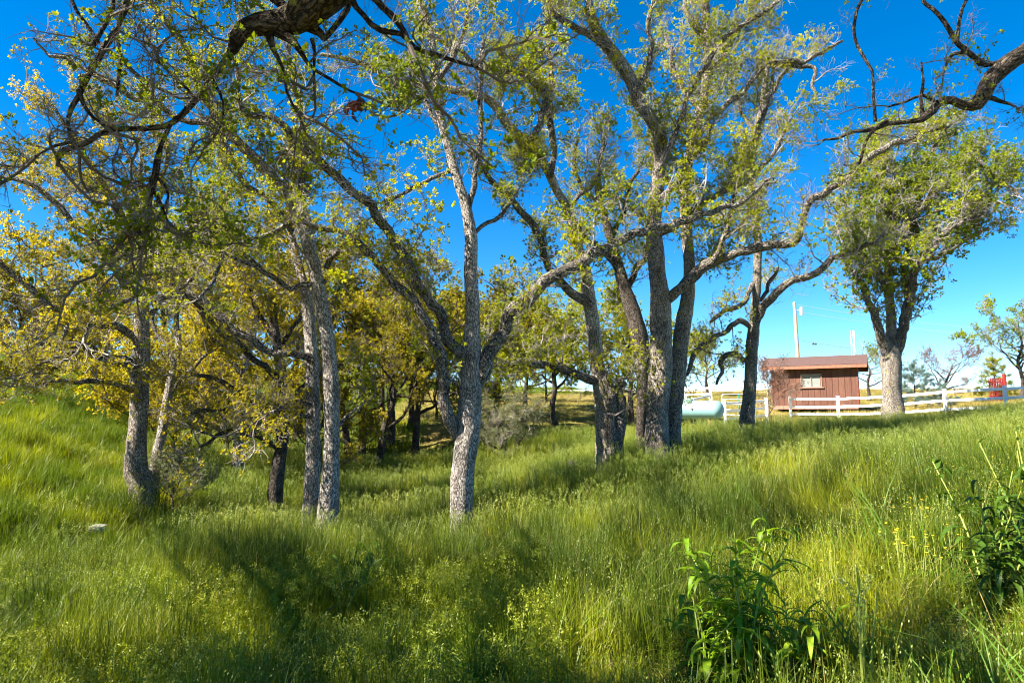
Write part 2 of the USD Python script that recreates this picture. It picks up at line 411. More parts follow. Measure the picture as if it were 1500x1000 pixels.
# how leafy the photograph is, in cells of 100 x 50 pixels
DENS = np.array([
    [.3,.4,.7,.8,.9,.5,.6,.9,.6,.6,.8,.8,.1,.4,.5], [.2,.6,.8,.8,.9,.4,.4,.9,.6,.7,.8,.8,.1,.5,.5], [.3,.8,.9,.9,.8,.5,.4,.8,.7,.8,.8,.6,.2,.5,.4],
    [.8,.9,.9,.9,.8,.5,.3,.6,.8,.8,.8,.3,.5,.7,.6], [.9,.9,.9,1,.9,.5,.3,.7,.9,.9,.9,.3,.6,1,.9], [.9,.7,.9,1,.9,.4,.4,.8,.9,.9,.9,.5,.7,1,1],
    [.5,.7,1,1,1,.5,.4,.6,.9,1,1,.7,.8,1,.6], [.4,.6,1,1,1,.7,.4,.5,.8,.9,.8,.6,.9,.9,.1], [.6,.7,1,1,1,.9,.5,.5,.8,.9,.7,.3,.8,.8,0],
    [1,1,1,1,1,1,.5,.8,.8,.9,.7,.3,.6,.4,.3], [1,1,1,1,1,1,.8,.9,.8,.8,.7,.5,.3,.4,.5], [.7,.8,.9,1,.9,1,.7,.9,.5,.4,.3,.2,.2,.3,.4],
    [.1,.4,.6,.8,.7,.9,.3,.8,.1,.1,0,0,0,0,0], [0,.1,.3,.3,.2,.3,.1,.2,0,0,0,0,0,0,0]])
def leafy(p):
    x, y, f = pix(p)
    out = (f < .5) | (x < -60) | (x > 1560) | (y < -60)
    c = np.clip(x / 100 - .5, 0, 13.999); r = np.clip(y / 50 - .5, 0, 12.999)
    c0, r0 = c.astype(int), r.astype(int); fc, fr = c - c0, r - r0
    d = (DENS[r0, c0] * (1 - fc) + DENS[r0, c0 + 1] * fc) * (1 - fr) + (DENS[r0 + 1, c0] * (1 - fc) + DENS[r0 + 1, c0 + 1] * fc) * fr
    return np.where(out, .75, d)

# ------------------------------------------------------------------ trees
def parse(text, dep):
    """'x,y,w x,y,w ...' in pixels, and the distance at its two ends (or at every point) -> rows x y z radius"""
    T = np.array([[float(v) for v in tok.split(',')] for tok in text.split()]); T[:, 2] *= .86
    d = np.linspace(dep[0], dep[1], len(T)) if len(dep) == 2 else np.interp(np.linspace(0, 1, len(T)), np.linspace(0, 1, len(dep)), dep)
    return np.array([[*at(x, y, k), w / 2000.0 * k] for (x, y, w), k in zip(T, d)])

TREES = []
def tree(name, label, seed, trunk, limbs, leaf='green', bark=None, twig=None, mix=(.25, .35, .40), spacing=.42, amount=1.0, reach=1.0, big=1.0, cat='oak tree', group=None, respect=True, up=.25, flare=1.35, near=0.0):
    """trunk: (text, depths) or rows; limbs: list of the same"""
    bark, twig = bark or BARK, twig or TWIG
    rng = np.random.default_rng(seed)
    rows = parse(*trunk) if isinstance(trunk, tuple) else np.asarray(trunk, float)
    b = rows[0].copy()
    z0 = gz(b[0], b[1])
    if b[2] > z0 - .1:
        dz = b[2] - z0
        if dz > .05: rows[0, 3] = max(rows[0, 3], rows[1, 3])
        rows = np.vstack([[b[0], b[1], min(z0 - .25, b[2] - .3), rows[0, 3] * flare], [b[0], b[1], z0 + .08, rows[0, 3] * (1 + .4 * (flare - 1))], rows[0 if dz > .3 else 1:]])
    origin = np.array([rows[0, 0], rows[0, 1], z0])
    root = thing(name, origin, label, cat, group)
    S = spline(rows, .11)
    v, f, co = tube(S[:, :3], np.maximum(S[:, 3], .004), 22 if S[:, 3].max() > .09 else 12, bark=rng.uniform(0, 50, 3))
    obj('trunk', (v - origin, f), bark, root, smooth=True, primvars={'bark': co})
    curves = [(S, True)]
    for lim in limbs:
        Lr = spline(parse(*lim) if isinstance(lim, tuple) else np.asarray(lim, float), .13)
        kink = np.stack([meshkit.noise(Lr[:, :3] * 4.2 + seed * 1.7, k) - .5 for k in (11, 12, 13)], 1) * min(.13, 1.6 * float(np.median(Lr[:, 3])) + .03)
        jit = kink + (meshkit.fbm(Lr[:, :3] * 1.7 + seed, 2, 1)[:, None] - .5) * .08 + np.stack([meshkit.fbm(Lr[:, :3] * 2.2 + seed, 2, k) - .5 for k in (2, 3, 4)], 1) * .10
        Lr[:, :3] += jit * np.clip(np.arange(len(Lr)) / 4.0, 0, 1)[:, None]
        Lr[:, 3] = np.maximum(Lr[:, 3] * (.80 + .36 * meshkit.noise(Lr[:, :3] * 3.1 + seed, 17)), .004)
        v, f, co = tube(Lr[:, :3], Lr[:, 3], 16 if Lr[:, 3].max() > .09 else (12 if Lr[:, 3].max() > .05 else 8), bark=rng.uniform(0, 50, 3))
        obj('limb', (v - origin, f), BARK_LIMB if bark in (BARK, BARK_MOSS, BARK_B) else bark, root, smooth=True, primvars={'bark': co})
        curves.append((Lr, False))
    # side branches with twigs and leaves, placed along trunk and limbs
    bp, bd, bs = [], [], []
    for C, is_trunk in curves:
        dist = np.concatenate([[0], np.cumsum(np.linalg.norm(np.diff(C[:, :3], axis=0), axis=1))])
        start = dist[-1] * .55 if is_trunk else min(.22 * dist[-1], .8)
        s = start + rng.uniform(0, spacing)
        while s < dist[-1]:
            k = min(np.searchsorted(dist, s), len(C) - 2)
            p, r = C[k, :3], C[k, 3]
            t = unit(C[k + 1, :3] - C[k, :3])
            rnd = rng.normal(0, 1, 3); rnd -= t * np.dot(rnd, t)
            bp.append(p); bd.append(unit(t * .5 + unit(rnd) * .85 + np.array([0, 0, up * 1.5])))
            bs.append(reach * rng.uniform(.5, 1.15) * (.50 + 6.0 * min(r, .09)))
            s += spacing * rng.uniform(.5, 1.5) / amount
        for _ in range(3 if near and C[-1, 2] > 5.5 else 2 if C[-1, 3] < .06 else 1):
            bp.append(C[-1, :3] - .02 * unit(C[-1, :3] - C[-2, :3])); bd.append(unit(unit(C[-1, :3] - C[-3, :3]) + rng.normal(0, .35, 3))); bs.append(reach * rng.uniform(.6, 1.0))
    sp, sd, ss = np.array(bp), np.array(bd), np.array(bs)
    mid = sp + sd * ss[:, None] * .7
    dens = leafy(mid) if respect else np.full(len(sp), .85)
    if near:                              # a tree over the viewer: only small, nearly bare twigs where it shows
        def shows(q):
            x, y, f = pix(q); return (f > .2) & (x > -120) & (x < 1620) & (y > -60)
        base = shows(sp)
        over = ~base & (shows(mid) | shows(sp + sd * ss[:, None] * 2.2) | shows(sp + np.array([0, 0, -.5])) | (np.linalg.norm(sp - EYE, axis=1) < 4.6))
        keep = np.where(base, rng.random(len(sp)) < near, ~over & (meshkit.fbm(sp * .42 + 3, 2, 7) > .40))
        ss = np.where(base, ss * .58, ss * 1.1); dens = np.where(base, .30, .8)
    else:
        keep = rng.random(len(sp)) < np.minimum(1, .35 + .8 * dens)
    sp, sd, ss, dens = sp[keep], sd[keep], ss[keep], dens[keep]
    w = np.array(mix)[None, :] * np.stack([1.3 - dens, .8 + 0 * dens, .12 + 1.1 * dens], 1)
    w = np.cumsum(w / w.sum(1, keepdims=True), 1)
    cls = (rng.random(len(sp))[:, None] > w).sum(1).clip(0, 2)
    idx = cls * 4 + rng.integers(0, 4, len(sp))
    pi = instancer(str(root.GetPath()) + '/crown', bough_protos(leaf, twig, big), sp - origin, idx, quat_frame(sd, rng), ss)
    tag(pi, kind='stuff')
    TREES.append((name, len(sp)))
    return root

# the oak in the middle with three low forks
tree('oak_tree', 'grey barked oak in the middle, forking low into three limbs just above the grass', 1,
     ("676,752,40 676,730,38 678,690,38 683,650,40 687,610,40 690,570,38 690,530,36 692,490,28 692,450,25 690,400,24 690,350,22 686,320,21 681,295,19 672,270,17 660,230,16 650,190,15 642,150,15 638,110,14 634,70,14 625,30,13 612,-5,12 600,-50,11", (12, 12)),
     [("672,640,20 662,620,22 654,590,20 648,545,20 640,505,18 622,470,16 600,432,15 575,410,14 545,378,13 520,350,12 500,336,11 470,330,10 445,325,9 415,333,9 385,342,8 360,352,7 340,362,5", (12, 10.6)),
      ("688,540,24 672,510,21 655,490,20 640,455,19 622,430,18 605,400,18 590,370,17 572,345,17 556,320,17 535,295,17 510,280,16 490,255,16 470,238,15 450,222,15 430,205,14 405,182,13 385,172,12 362,168,11 350,150,10 345,120,9 340,85,8 335,50,6", (12, 10.4)),
      ("690,590,26 702,555,26 714,530,24 728,500,24 740,478,22 755,455,22 780,432,22 800,412,20 825,398,20 850,385,20 880,368,18 910,352,17 940,340,16 965,335,15 990,328,13 1020,315,12 1050,308,11 1080,298,9 1105,278,7 1130,262,5", (12, 12, 12.4, 13.2)),
      ("684,308,16 692,280,12 698,250,11 702,220,10 704,180,9 705,130,9 703,75,8 706,58,6", (12, 12.2)),
      ("660,250,8 640,258,8 620,265,8 600,275,7 585,285,6 565,302,4", (12, 11.4)),
      ("692,345,8 705,332,8 720,322,8 738,308,8 746,296,7 760,280,4", (12, 12.6)),
      ("655,200,9 638,172,9 618,145,9 598,140,8 578,150,6 560,128,5", (12, 12.8)),
      ("640,120,9 655,100,10 665,80,9 680,50,7 690,10,6", (12, 11.5))],
     leaf='green', mix=(0.38, 0.39, 0.23), bark=BARK, amount=1.9)

# the pair of trunks left of it
tree('oak_tree', 'right hand trunk of a close pair of oaks left of the three limbed oak', 2,
     ("481,745,34 484,700,28 486,650,27 486,600,26 484,550,26 480,500,25 474,460,24 466,420,24 458,380,24 450,350,24 442,312,26 426,290,22 410,272,20 392,252,20 375,235,19 355,215,18 338,195,15 322,175,13 305,150,13 292,130,13 284,100,12 270,68,12 254,45,12 235,22,11 215,-5,10", (12, 12, 12, 11.2)),
     [("444,330,18 446,300,15 444,275,14 444,250,14 447,225,12 444,180,10 437,150,10 428,110,9 425,70,8 415,30,7", (12, 12.3)),
      ("352,213,14 325,197,13 303,185,12 278,178,11 255,172,11 236,155,10 222,143,10 195,145,10 165,130,10 140,118,9 118,100,9 95,85,8 70,78,6 48,55,4", (11.4, 10.6)),
      ("478,392,10 488,374,10 500,366,9 512,355,7 525,330,5", (12, 11.4)),
      ("478,412,9 440,418,9 425,425,9 402,407,10 380,392,10 362,372,9 348,345,9 328,328,9 302,326,8 280,335,8 255,352,7 232,368,5", (12, 10.8)),
      ("368,388,8 345,380,8 322,374,8 318,392,7 312,412,7 304,428,6 288,441,5", (10.9, 10.2)),
      ("432,345,10 415,325,10 402,302,11 386,286,11 368,276,10 354,264,9 345,246,7 338,215,5", (12, 11.3)),
      ("484,628,8 500,620,7 520,600,5", (12, 12.4))],
     leaf='green', mix=(0.24, 0.36, 0.40), amount=1.84)
tree('oak_tree', 'slimmer left hand trunk of the paired oaks, its long grey limb bending left', 3,
     ("455,742,28 457,700,26 459,650,24 458,600,24 457,550,24 456,510,23 453,470,20 447,430,18 440,400,16 432,370,15 426,340,13 424,300,11 430,260,9", (12.5, 13)),
     [("456,524,14 435,518,12 415,517,11 390,512,12 370,500,13 345,485,14 325,468,14 305,450,13 285,437,13 262,432,12 240,435,12 215,437,11 198,430,11 185,418,11 172,405,11 162,388,11 150,372,10 135,355,11 115,338,10 98,318,10 80,300,10 62,285,10 45,272,9 22,264,7 -10,258,5", (12.4, 11.8, 11.2, 10.6)),
      ("196,437,8 165,448,8 148,462,8 130,476,7 124,495,5", (11.4, 11)),
      ("250,433,7 272,415,7 290,400,6 300,380,5", (11.8, 12.2)),
      ("457,592,8 440,588,9 420,590,8 405,600,7 390,612,5", (12.4, 11.7)),
      ("456,610,7 440,608,6 425,600,5", (12.4, 12))],
     leaf='gold', mix=(0.27, 0.38, 0.35), amount=1.66)

# far left on the slope
tree('oak_tree', 'furrowed oak standing on the left slope, low limbs sweeping out to the left', 4,
     ("208,710,42 200,690,36 200,650,33 203,610,30 204,570,30 206,540,29 207,500,26 207,460,24 210,430,20 212,390,17 213,350,15 212,320,12 212,290,10 205,262,8 208,220,6", (14, 14)),
     [("203,555,22 188,534,22 172,530,20 150,520,17 128,513,14 100,505,13 70,500,11 40,498,8", (14, 12.6)),
      ("206,500,16 188,488,15 172,482,14 148,475,13 120,465,13 95,455,12 75,450,12 50,426,12 25,402,11 -4,380,10", (14, 12.4)),
      ("200,575,12 180,566,10 150,560,10 115,558,8 85,556,7 50,560,5", (14, 12.8)),
      ("120,512,8 100,520,9 85,540,7 60,548,6 30,552,4", (13, 11.9)),
      ("98,478,7 92,500,8 86,520,7 64,528,6 45,545,4", (12.6, 12)),
      ("210,420,10 232,392,10 255,370,9 282,345,8 300,322,6", (14, 14.6)),
      ("212,350,9 190,320,8 165,290,7 140,262,5", (14, 14)),
      ("212,330,8 226,300,8 240,262,7 245,215,6 235,170,5", (14, 14.6)),
      ("208,470,10 232,450,8 250,420,7 262,385,5", (14, 14.8)),
      ("211,400,10 192,350,9 170,300,9 140,245,8 105,195,7 70,150,5", (14, 13.4)), ("205,262,7 180,215,7 160,170,6 140,130,5", (14, 14.4)), ("212,380,8 185,345,8 140,320,7 95,285,6 50,250,5 10,215,4", (14, 15))],
     leaf='gold', bark=BARK_B, mix=(0.24, 0.36, 0.40), amount=2.1)
tree('oak_tree', 'small leaning grey oak just right of the furrowed oak on the left slope', 5,
     ("228,672,16 236,640,15 243,600,16 248,570,15 255,540,13 262,505,11 258,470,9 265,430,7", (14.8, 15.4)),
     [("246,585,8 262,560,7 280,540,6 300,520,5", (15, 15.2)), ("256,535,7 240,510,7 228,480,6 225,440,4", (15, 15.4)), ("244,600,6 262,612,6 285,625,5 310,640,4", (15, 14.2))],
     leaf='gold', mix=(0.42, 0.43, 0.15), group=None, amount=1.40)
# golden oak behind the pair
tree('oak_tree', 'dark stemmed oak with bright golden young leaves left of the paired trunks', 6,
     ("404,714,24 408,680,23 413,650,21 416,600,19 412,550,18 406,505,16 400,460,13 404,420,10", (16, 16)),
     [("413,640,12 392,610,11 365,580,10 330,560,9 295,550,7 260,545,5", (16, 14.2)), ("415,600,12 440,570,10 470,545,8 505,530,6", (16, 17)),
      ("410,560,12 380,530,11 345,500,10 310,470,8 280,440,6", (16, 14.8)), ("405,500,11 380,460,9 360,420,8 345,380,6", (16, 16)), ("408,520,10 430,480,9 450,440,7 470,400,5", (16, 17)),
      ("412,660,9 385,640,9 350,632,8 315,640,7 290,655,5", (16, 13.8)), ("412,640,8 380,620,8 345,600,7 300,600,6 265,610,4", (16, 14))],
     leaf='gold', bark=BARK_DARK, mix=(0.24, 0.36, 0.40), amount=1.84)
tree('oak_tree', 'slender grey oak among the golden leaves, between the sloping oak and the pair', 7,
     ("349,652,16 351,620,15 353,580,15 356,540,15 366,500,17 372,460,16 376,430,12 372,390,10", (19, 19)),
     [("355,550,9 335,520,9 310,490,8 290,455,6", (19, 18)), ("368,490,10 390,450,9 402,410,7", (19, 20)), ("352,600,7 330,575,7 300,555,5", (19, 17.6)), ("374,440,9 360,400,8 340,360,6", (19, 19))],
     leaf='gold', mix=(0.27, 0.38, 0.35), amount=1.75)

# the tree beside the cut stump
tree('oak_tree', 'leaning pale oak with a cut double stub at its foot, right of the middle', 8,
     ("884,648,27 883,600,26 880,570,26 876,540,25 871,500,24 866,460,24 862,430,22 858,400,20 850,372,17 840,335,15 828,300,15 815,278,15 800,245,17 785,225,18 768,208,18 745,185,17 725,155,16 706,141,15 690,138,14 652,130,13 620,125,11 582,125,10 556,106,10 530,93,9 500,85,8 470,80,6", (16, 16, 15, 14, 13.4)),
     [("900,700,28 902,652,27 904,620,25 905,595,23 906,575,20 908,560,20 909,556,18", (15.9, 15.9)),
      ("893,690,24 895,640,22 895,600,21 893,575,22 891,560,18 890,556,16", (15.8, 15.8)),
      ("880,562,16 862,553,17 848,548,16 825,542,16 795,537,16 775,533,15 755,530,12 735,535,9 716,533,6", (16, 14.6)),
      ("866,447,16 853,437,16 838,430,15 824,415,14 810,398,14 800,372,14 786,340,13 764,308,13 744,290,12 722,262,10 706,240,9 690,215,6", (16, 14.4)),
      ("852,375,12 838,388,11 822,398,9 808,405,7", (16, 15.2)),
      ("806,258,12 812,215,12 805,170,11 808,120,10 802,60,9 806,0,8", (15, 15.6)),
      ("800,140,14 775,115,13 750,105,12 722,102,11 700,97,10 680,80,8 664,72,6", (14.4, 13.2)),
      ("772,210,12 790,180,12 800,150,13 800,128,12", (14, 14.4)),
      ("830,310,9 845,290,8 868,270,8 880,240,7 884,200,6", (15.8, 16.6))],
     leaf='green', bark=BARK_MOSS, mix=(0.32, 0.38, 0.30), amount=2.1)

# right of the middle: three trunks close together
tree('oak_tree', 'thick straight pale trunk, nearest of the tight group right of the middle', 9,
     ("962,645,40 963,600,38 966,560,38 968,520,38 968,480,36 967,440,34 963,400,30 960,360,28 958,320,26 962,280,25 967,240,23 966,200,23 952,172,22 935,148,22 925,120,22 912,96,22 896,75,22 880,55,22 868,32,18 862,5,15 858,-40,13", (16, 16, 15, 14)),
     [("970,445,22 985,430,19 1000,418,18 1020,400,18 1045,382,18 1065,375,17 1090,368,17 1120,362,16 1150,357,15 1168,350,14 1174,325,12 1178,305,12 1196,287,12 1225,270,12 1250,252,12 1265,235,11 1290,218,10 1330,203,9 1362,190,6 1390,185,4", (16, 15.5, 15, 14.4, 14)),
      ("895,72,14 870,58,14 850,45,13 832,36,12 812,20,10 800,-10,9", (14.4, 13.8)),
      ("966,250,13 980,215,12 996,180,11 1010,140,10 1030,100,9 1060,60,9 1090,35,9 1120,15,8 1150,-5,7", (15, 14.2)),
      ("925,140,10 945,110,10 955,70,9 950,30,8 960,-10,6", (14.6, 14.2)),
      ("960,300,12 975,285,12 995,268,11 1010,240,10 1030,215,9 1045,180,8", (15.5, 15)),
      ("962,345,10 990,330,10 1020,300,8 1050,285,8 1070,275,6", (15.8, 15.2)),
      ("1045,382,10 1060,350,9 1070,310,8 1082,270,7", (15.4, 15.2)),
      ("958,330,9 930,310,9 905,290,8 885,282,7 880,250,6", (15.8, 15))],
     leaf='green', bark=BARK_B, mix=(0.36, 0.39, 0.25), amount=2.5)
tree('oak_tree', 'tall shaded oak directly behind the thick straight trunk, its top reaching out of the picture', 10,
     ("985,642,28 988,600,27 992,550,27 997,500,28 1003,460,26 1008,430,23 1010,395,20 1007,350,19 1003,300,18 1004,260,18 1012,220,17 1022,180,16 1031,140,16 1036,100,16 1036,50,16 1032,0,15 1028,-50,13", (16.35, 16.35)),
     [("1006,330,12 1030,300,11 1060,280,11 1080,262,10 1095,235,10 1112,190,9 1125,150,8 1135,110,7", (16.35, 16.8)),
      ("1016,205,11 1040,175,10 1070,150,10 1100,120,9 1118,95,9 1150,92,9 1185,88,8 1215,70,6 1235,60,4", (16.35, 16.4)),
      ("1026,160,9 1000,130,9 985,95,8 975,50,6", (16.35, 17)),
      ("1003,290,10 980,262,9 960,230,8 950,190,6", (16.35, 17.8)),
      ("1034,110,9 1060,85,9 1080,45,8 1110,20,6", (16.35, 17.6)),
      ("1060,280,9 1095,265,8 1120,240,8 1140,215,7 1155,180,5", (16.3, 15.9)),
      ("1118,95,8 1140,98,8 1165,100,8 1190,100,7 1193,130,6 1195,150,4", (16.6, 16.2)),
      ("1005,420,12 1030,395,10 1060,350,9 1085,330,7 1100,300,5", (16.35, 18)),
      ("1036,60,8 1015,30,8 1000,0,7", (16.35, 17))],
     leaf='green', bark=BARK_B, mix=(0.36, 0.39, 0.25), amount=2.5)
tree('oak_tree', 'dark trunk leaning left behind the thick straight trunk right of the middle', 11,
     ("939,640,16 940,600,17 942,565,22 941,530,25 936,490,30 926,455,26 914,418,21 905,388,18 897,358,16 886,320,14 876,282,11 878,240,9", (18, 18)),
     [("930,470,14 918,440,12 930,400,11 945,370,9 950,330,7", (18, 18.6)), ("905,390,11 885,370,10 860,350,9 840,320,7", (18, 17.4)), ("895,352,10 910,320,9 922,285,8 935,250,6", (18, 18.8)),
      ("880,300,8 855,275,8 840,240,7 848,200,5", (18, 17.5))],
     leaf='green', bark=BARK_DARK, mix=(0.42, 0.39, 0.19), amount=1.49)

# slim oak left of the shed
tree('oak_tree', 'slim straight oak in front of the white fence, left of the red shed', 12,
     ("1094,615,26 1097,590,22 1099,560,20 1101,520,20 1103,490,20 1106,455,15 1109,410,14 1110,370,14 1109,330,13 1104,285,13 1098,245,13 1104,215,13 1112,185,16 1117,160,14 1120,130,11 1124,95,8", (20, 20)),
     [("1104,485,14 1112,460,14 1125,440,14 1145,421,14 1160,412,13 1185,405,12 1205,392,11 1220,380,10 1240,372,9 1255,365,9 1278,355,8 1300,340,6", (20, 18.6)),
      ("1102,482,9 1085,470,9 1068,480,9 1050,494,9 1030,505,9 1014,525,8 1007,548,6", (20, 19)),
      ("1104,415,9 1098,425,9 1090,440,9 1075,450,8 1055,458,8 1040,470,6", (20, 19.2)),
      ("1100,530,9 1080,522,9 1062,520,9 1056,535,8 1058,548,7 1048,562,5", (20, 19.4)),
      ("1114,440,8 1128,415,7 1140,390,6", (20, 20.6)),
      ("1112,195,9 1095,180,8 1080,150,7 1070,110,5", (20, 20.5)), ("1117,150,8 1135,130,8 1150,100,7", (20, 19.4))],
     leaf='green', mix=(0.42, 0.41, 0.17), bark=BARK_B, amount=1.8)

# leafy oak by the fence
tree('oak_tree', 'leafy broad oak with a stout short trunk, just right of the red shed', 13,
     ("1308,600,36 1307,580,31 1306,550,31 1305,525,33 1306,500,20 1305,470,16 1303,440,14 1300,410,13 1304,370,11 1310,320,10 1305,270,8", (25, 25)),
     [("1302,525,20 1294,500,17 1287,480,15 1279,458,13 1272,436,11 1262,415,9 1250,395,7", (25, 24)), ("1309,525,22 1319,495,19 1327,468,18 1331,440,16 1336,410,14 1345,386,13 1357,370,12 1372,354,11 1392,336,10 1412,325,8 1440,318,6", (25, 23.6)),
      ("1331,440,12 1326,400,12 1330,360,11 1342,310,10 1350,260,8", (25, 26)), ("1345,386,10 1380,372,9 1415,350,8 1445,335,6", (24.6, 25.5)), ("1300,420,9 1282,380,9 1268,330,8 1262,280,6", (25, 25.5)),
      ("1305,380,9 1330,330,9 1365,290,8 1400,255,7 1430,225,5", (25, 24.4)), ("1342,310,8 1375,270,8 1420,260,7 1455,270,6", (25.6, 25)), ("1302,420,9 1280,400,9 1262,360,8 1252,320,7", (25, 23.8)),
      ("1308,330,8 1290,290,8 1280,250,7 1290,210,5", (25, 25.5)), ("1340,330,8 1370,310,8 1405,300,7 1450,295,6 1480,300,4", (25, 24)), ("1350,270,7 1360,230,7 1380,200,6", (26, 26)),
      ("1415,218,5 1440,240,7 1465,263,7 1492,286,6", (24.2, 23.6))],
     leaf='deep', bark=BARK_B, mix=(0.26, 0.33, 0.41), amount=2.3, reach=1.5, big=1.15, spacing=.45)

# near oak on the left whose branches hang into the top of the picture (its trunk stands beside the camera)
def w3(*rows): return np.array(rows, float)
def P(px, py, d, w): return [*at(px, py, d), w / 2000.0 * d]
OVER = []                       # high branches left of the picture, placed so that their shade falls where the photograph has it
for px, py, z in ((290, 800, 7.2), (360, 825, 8.0), (440, 795, 8.6), (620, 835, 7.8), (800, 850, 7.6), (860, 905, 6.9), 
                  (1060, 800, 8.4), (1160, 770, 9.0), (980, 740, 9.4), (1260, 730, 9.6), (1380, 760, 8.6)):
    g = at(px, py, hit(px, py)); c = g + TO_SUN * (z - g[2]) / TO_SUN[2]
    s0_ = np.array([-6.2, .2, min(z - 2.2, 5.8)])
    OVER.append(np.array([[*s0_, .055], [*(s0_ * .62 + c * .38 + np.array([0, 0, .5])), .042], [*(s0_ * .28 + c * .72 + np.array([0, 0, .3])), .032], [*c, .018]]))
